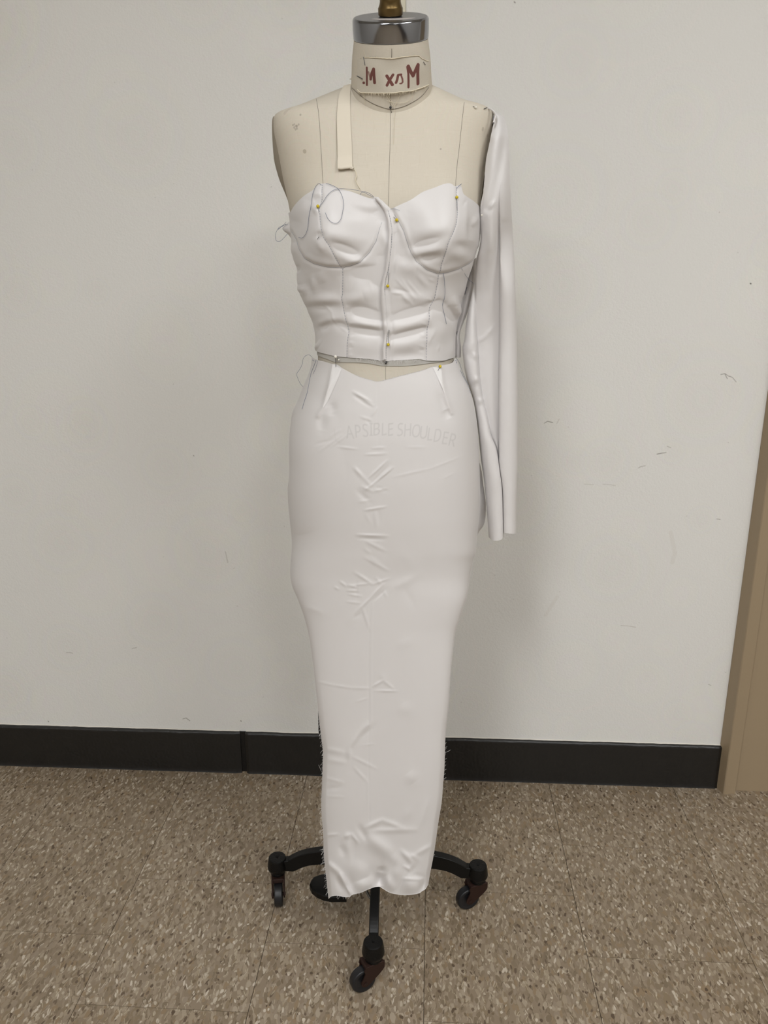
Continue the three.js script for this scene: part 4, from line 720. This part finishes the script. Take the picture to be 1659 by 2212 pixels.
// ───────────── white sleeve ─────────────
const sleeve = group('sleeve', 'long white satin sleeve hanging from the right shoulder, its folds open at the end', 'sleeve');
{
  const xl = curve([[236, 1057], [243, 1063], [252, 1068], [261, 1067], [290, 1061], [322, 1054.6], [345, 1050], [399, 1045.5], [415, 1044], [447, 1038], [471, 1038.5], [513, 1038], [535, 1035.5], [562, 1028.6], [607, 1025], [640, 1018], [675, 1010.5], [704, 1006], [734, 1003], [752, 999], [786, 1002], [817, 1007.5], [838, 1014], [867, 1023], [910, 1030], [949, 1034.6], [989, 1038.5], [1034, 1045], [1073, 1049], [1118, 1052.7], [1168, 1056]]);
  const xm = curve([[236, 1057.5], [300, 1060.5], [345, 1051], [415, 1045], [471, 1039.5], [513, 1039], [562, 1030], [607, 1026], [697, 1026.5], [745, 1030], [813, 1034.6], [867, 1043.6], [892, 1050], [940, 1060.6], [971, 1073], [1016, 1080], [1061, 1085.5], [1096, 1086.6], [1168, 1088]]);
  const xf = curve([[236, 1061], [252, 1086], [290, 1092], [340, 1087], [390, 1082], [430, 1079.5], [520, 1081], [700, 1081], [813, 1079], [926, 1078], [1005, 1078], [1050, 1084], [1096, 1086.8], [1168, 1088.2]]);
  const xr = curve([[236, 1063], [239, 1068], [243, 1076], [248, 1083], [253, 1088], [262, 1092], [280, 1096], [310, 1099], [370, 1101], [440, 1104], [528, 1109], [607, 1113], [697, 1116], [813, 1117.5], [926, 1118], [994, 1118], [1061, 1116], [1150, 1115], [1168, 1115]]);
  const zb = curve([[236, 0.004], [255, 0.020], [300, 0.050], [420, 0.052], [520, 0.036], [640, 0.008], [760, -0.004], [1168, -0.004]]);
  const sF = foldField([...poly([[1094, 272], [1088, 305], [1079, 362], [1066, 420], [1054, 450]], -4.2, 9), ...poly([[1098, 330], [1092, 400], [1090, 470]], 2.2, 8), [1070, 270, 1062, 380, 1.6, 12], [1056, 452, 1068, 436, 2.2, 4], [1066, 470, 1064, 560, 2.4, 9], [1050, 520, 1044, 600, -1.5, 9], [1066, 706, 1050, 726, 2.2, 5], [1050, 726, 1032, 738, 1.8, 5], [1060, 560, 1062, 700, 1.6, 8], [1022, 770, 1030, 768, 2.4, 6], [1025, 822, 1036, 816, 2.6, 6], [1030, 868, 1045, 864, 2.6, 6], [1012, 760, 1020, 780, -2, 7], [1018, 830, 1030, 842, -1.6, 7], [1052, 905, 1058, 935, 2.0, 4], [1075, 1050, 1080, 1010, 1.5, 8], [1045, 930, 1065, 1060, 1.5, 9], [1100, 600, 1101, 1100, 1.2, 8], [1062, 266, 1086, 258, 1.2, 8]]);
  const NA = 16, NM = 16, NR = 18, NB = 24, N = NA + NM + NR + NB;
  const loop = (py) => {
    const l = xl(py), m = Math.max(xm(py), l + 0.4), f = Math.max(xf(py), m + 0.3), r = Math.max(xr(py), f + 0.4), z = zb(py), out = [];
    const h1 = 0.026 * smooth(1, 30, m - l), h2 = 0.022 * smooth(1, 24, r - f), top = 1 - smooth(500, 640, py);
    for (let i = 0; i < NA; i++) { const t = i / (NA - 1), a = t * Math.PI; out.push([lerp(l, m, (1 - Math.cos(a)) / 2), z - 0.006 + h1 * Math.pow(Math.sin(a * 0.86), 0.8), 0]); }
    for (let i = 0; i < NM; i++) { const t = (i + 0.5) / NM; out.push([lerp(m, f, t), z - 0.002 + 0.004 * Math.sin(t * Math.PI) + top * (0.010 * Math.sin(t * Math.PI * 0.9) - 0.014 * t * t), 1]); }
    for (let i = 0; i < NR; i++) { const t = i / (NR - 1), a = t * Math.PI; const zt = z + h2 * Math.pow(Math.sin(lerp(0.5, Math.PI, t)), 0.7) * (1 - top * 0.8) - top * 0.035 * t; out.push([lerp(f, r, (1 - Math.cos(a)) / 2), zt - 0.004, 2]); }
    for (let i = 0; i < NB; i++) { const t = (i + 1) / (NB + 1); out.push([lerp(r, l, t), z - 0.012 - 0.010 * Math.sin(t * Math.PI) - top * 0.03 * (1 - t), 3]); }
    const up = 1 - smooth(380, 540, py);                   // near the shoulder the cloth is one smooth convex fold
    for (const q of out) if (q[2] < 3) { const u = (q[0] - l) / (r - l); q[1] = lerp(q[1], z + 0.020 * Math.sin(Math.PI * (0.1 + 0.78 * u)) - 0.016 * u - 0.004, up); }
    return out;
  };
  const NVs = 260;
  const hemOf = (px, k) => k === 0 || (k === 3 && px < 1088) ? 1157 + 11 * Math.sqrt(Math.max(0, 1 - ((px - 1072) / 17) ** 2)) : k === 1 ? 1150 : 1146 + 7 * Math.sqrt(Math.max(0, 1 - ((px - 1106) / 20) ** 2));
  const geo = gridGeo(N, NVs, (s, t) => {
    const i = Math.round(s * N) % N, py0 = lerp(236, 1160, t), p0 = loop(py0)[i], py1 = t > 0.93 ? lerp(py0, lerp(236, hemOf(p0[0], p0[2]), t), smooth(0.93, 1, t)) : py0, p = loop(py1)[i];
    const fold = p[2] < 3 ? sF(p[0], py1) : 0;
    return at(p[0] + (t < 0.5 && p[2] === 0 ? 0.5 * noise.noise(py1 / 7, 2, 2) : 0), py1, p[1] + fold + 0.0003 * noise.noise(p[0] / 9, py1 / 16, 3));
  }, null, true);
  mesh('sleeve_body', geo, M.satin, sleeve);
  // rolled fold at the top where it is pinned to the shoulder
  mesh('rolled_top', tube([[1053, 234], [1058, 235], [1064, 238.5], [1069, 244], [1071, 250], [1068.5, 257], [1066, 266]].map(([x, y], i) => at(x, y, 0.018 + i * 0.006)), 0.0013, 40, 8), M.satin, sleeve);
  const gs = []; for (const pts of [[[1090, 1154], [1094, 1160], [1098, 1158]], [[1086, 1160], [1092, 1166], [1095, 1164]], [[1078, 1166], [1080, 1178], [1078, 1190]]]) gs.push(tube(pts.map(([x, y]) => at(x, y, 0.01)), 0.0002, 10, 4));
  mesh('frayed_hem', mergeGeometries(gs), M.fray, sleeve).userData.kind = 'stuff';
  mesh('stitch', new THREE.SphereGeometry(0.0014, 8, 6).translate(...at(1041, 499 - 34, 0.062).toArray()), M.pearl, sleeve);
}

// ───────────── pins ─────────────
function pin(name, label, headR, mat, head, tip, grp) {
  const g = group(name, label, 'pin', grp);
  g.position.copy(head);
  mesh('pin_head', new THREE.SphereGeometry(headR, 20, 14), mat, g);
  mesh('pin_shaft', tube([V(0, 0, 0), tip.clone().sub(head).multiplyScalar(0.5), tip.clone().sub(head)], 0.00034, 6, 8), M.pinSteel, g);
  return g;
}
const YG = 'yellow ball-head pins';
const tp = (x, y, l = 0.0025) => topSpot(x, y, l);
pin('pin', 'yellow ball-head pin stuck in the vertical seam of the left bustier cup', 0.0023, M.yellow, tp(690, 447), tp(689, 470, -0.001), YG);
pin('pin', 'yellow ball-head pin at the top of the right bustier cup seam', 0.0022, M.yellow, tp(984.5, 425.5), tp(987, 455, 0.0012), YG);
pin('pin', 'yellow ball-head pin just under the centre neckline of the bustier', 0.0023, M.yellow, tp(856.3, 474.5), tp(850, 468, 0.001), YG);
pin('pin', 'yellow ball-head pin halfway down the centre placket, below the underbust', 0.0023, M.yellow, tp(837.3, 617.5, 0.004), tp(840, 590, 0.0035), YG);
pin('pin', 'yellow ball-head pin low on the centre placket, nearest the bustier hem', 0.0023, M.yellow, tp(838.6, 745.7, 0.004), tp(840.5, 714, 0.0035), YG);
pin('pin', 'yellow ball-head pin holding the right dart of the skirt waist', 0.0023, M.yellow, skirtAt(950.7, 791.5, 0.0035), skirtAt(946, 801, 0.001), YG);
pin('pin', 'white ball-head pin upright at the left dart of the skirt waist', 0.0023, M.pearl, hit(724.5, 770.5, 0.007, 'body'), skirtAt(725.3, 793, 0.0022));
pin('pin', 'small pearl pin lying on the waist tape beside the white ball pin', 0.0012, M.pearl, hit(731.5, 777.5, 0.004, 'body'), hit(729, 774, 0.002, 'body'));
pin('pin', 'black ball-head pin at the centre of the waist tape under the placket', 0.0019, M.blackHead, hit(833.5, 783.5, 0.0035, 'body'), hit(834, 786, 0, 'body'));
pin('pin', 'dark ball-head pin at the base of the throat on the neck seam', 0.0017, M.blackHead, hit(843.5, 232.3, 0.002), hit(845.5, 244, 0.0008, 'body'));
pin('pin', 'pearl ball-head pin on top of the right shoulder', 0.0020, M.pearl, hit(1027.5, 231.8, 0.002, 'body'), hit(1021.5, 229.5, 0.001, 'body'));
const needle = (label, a, b, r = 0.0004) => { const g = mesh('straight_pin', tube([a, a.clone().lerp(b, 0.5), b], r, 6, 8), M.pinSteel); return tag(g, label, 'pin'); };
needle('thin steel pin through the upper left corner of the name tag', hit(785, 123, 0.004, 'neck'), hit(788.5, 141.5, 0.0045, 'neck'));
needle('short bright pin at the left edge of the name tag', hit(771, 164, 0.003, 'neck'), hit(783, 170.5, 0.0045, 'neck'), 0.0005);
needle('tiny pin at the upper right corner of the name tag', hit(915, 134, 0.0045, 'neck'), hit(919, 140, 0.004, 'neck'));
needle('tiny dark pin below the right edge of the name tag', hit(923.5, 180.5, 0.002), hit(926.5, 185, 0.0015));
needle('dark steel pin at the right side seam of the bustier', tp(1007, 620, 0.002), tp(1004, 636, 0.002), 0.0006);
needle('short steel pin at the right waist end of the bustier side seam', tp(984.5, 716, 0.002), tp(983, 722, 0.002), 0.0005);
needle('steel pin fastening the sleeve top to the right shoulder edge', hit(1066, 251, 0.003, 'body'), hit(1065, 259, 0.003, 'body'), 0.0005);
needle('steel pin below the neckline twist on the left cup seam', tp(690, 508, 0.003), tp(687.5, 517, 0.002));
needle('green-grey pin tip at the outer end of the right shoulder', hit(1046, 235, 0.002, 'body'), hit(1052, 232.5, 0.002, 'body'), 0.0006);

scene.traverse(o => { if (o.isMesh || o.isLight) { o.castShadow = !o.isRectAreaLight; o.receiveShadow = true; } });
renderer.render(scene, camera);
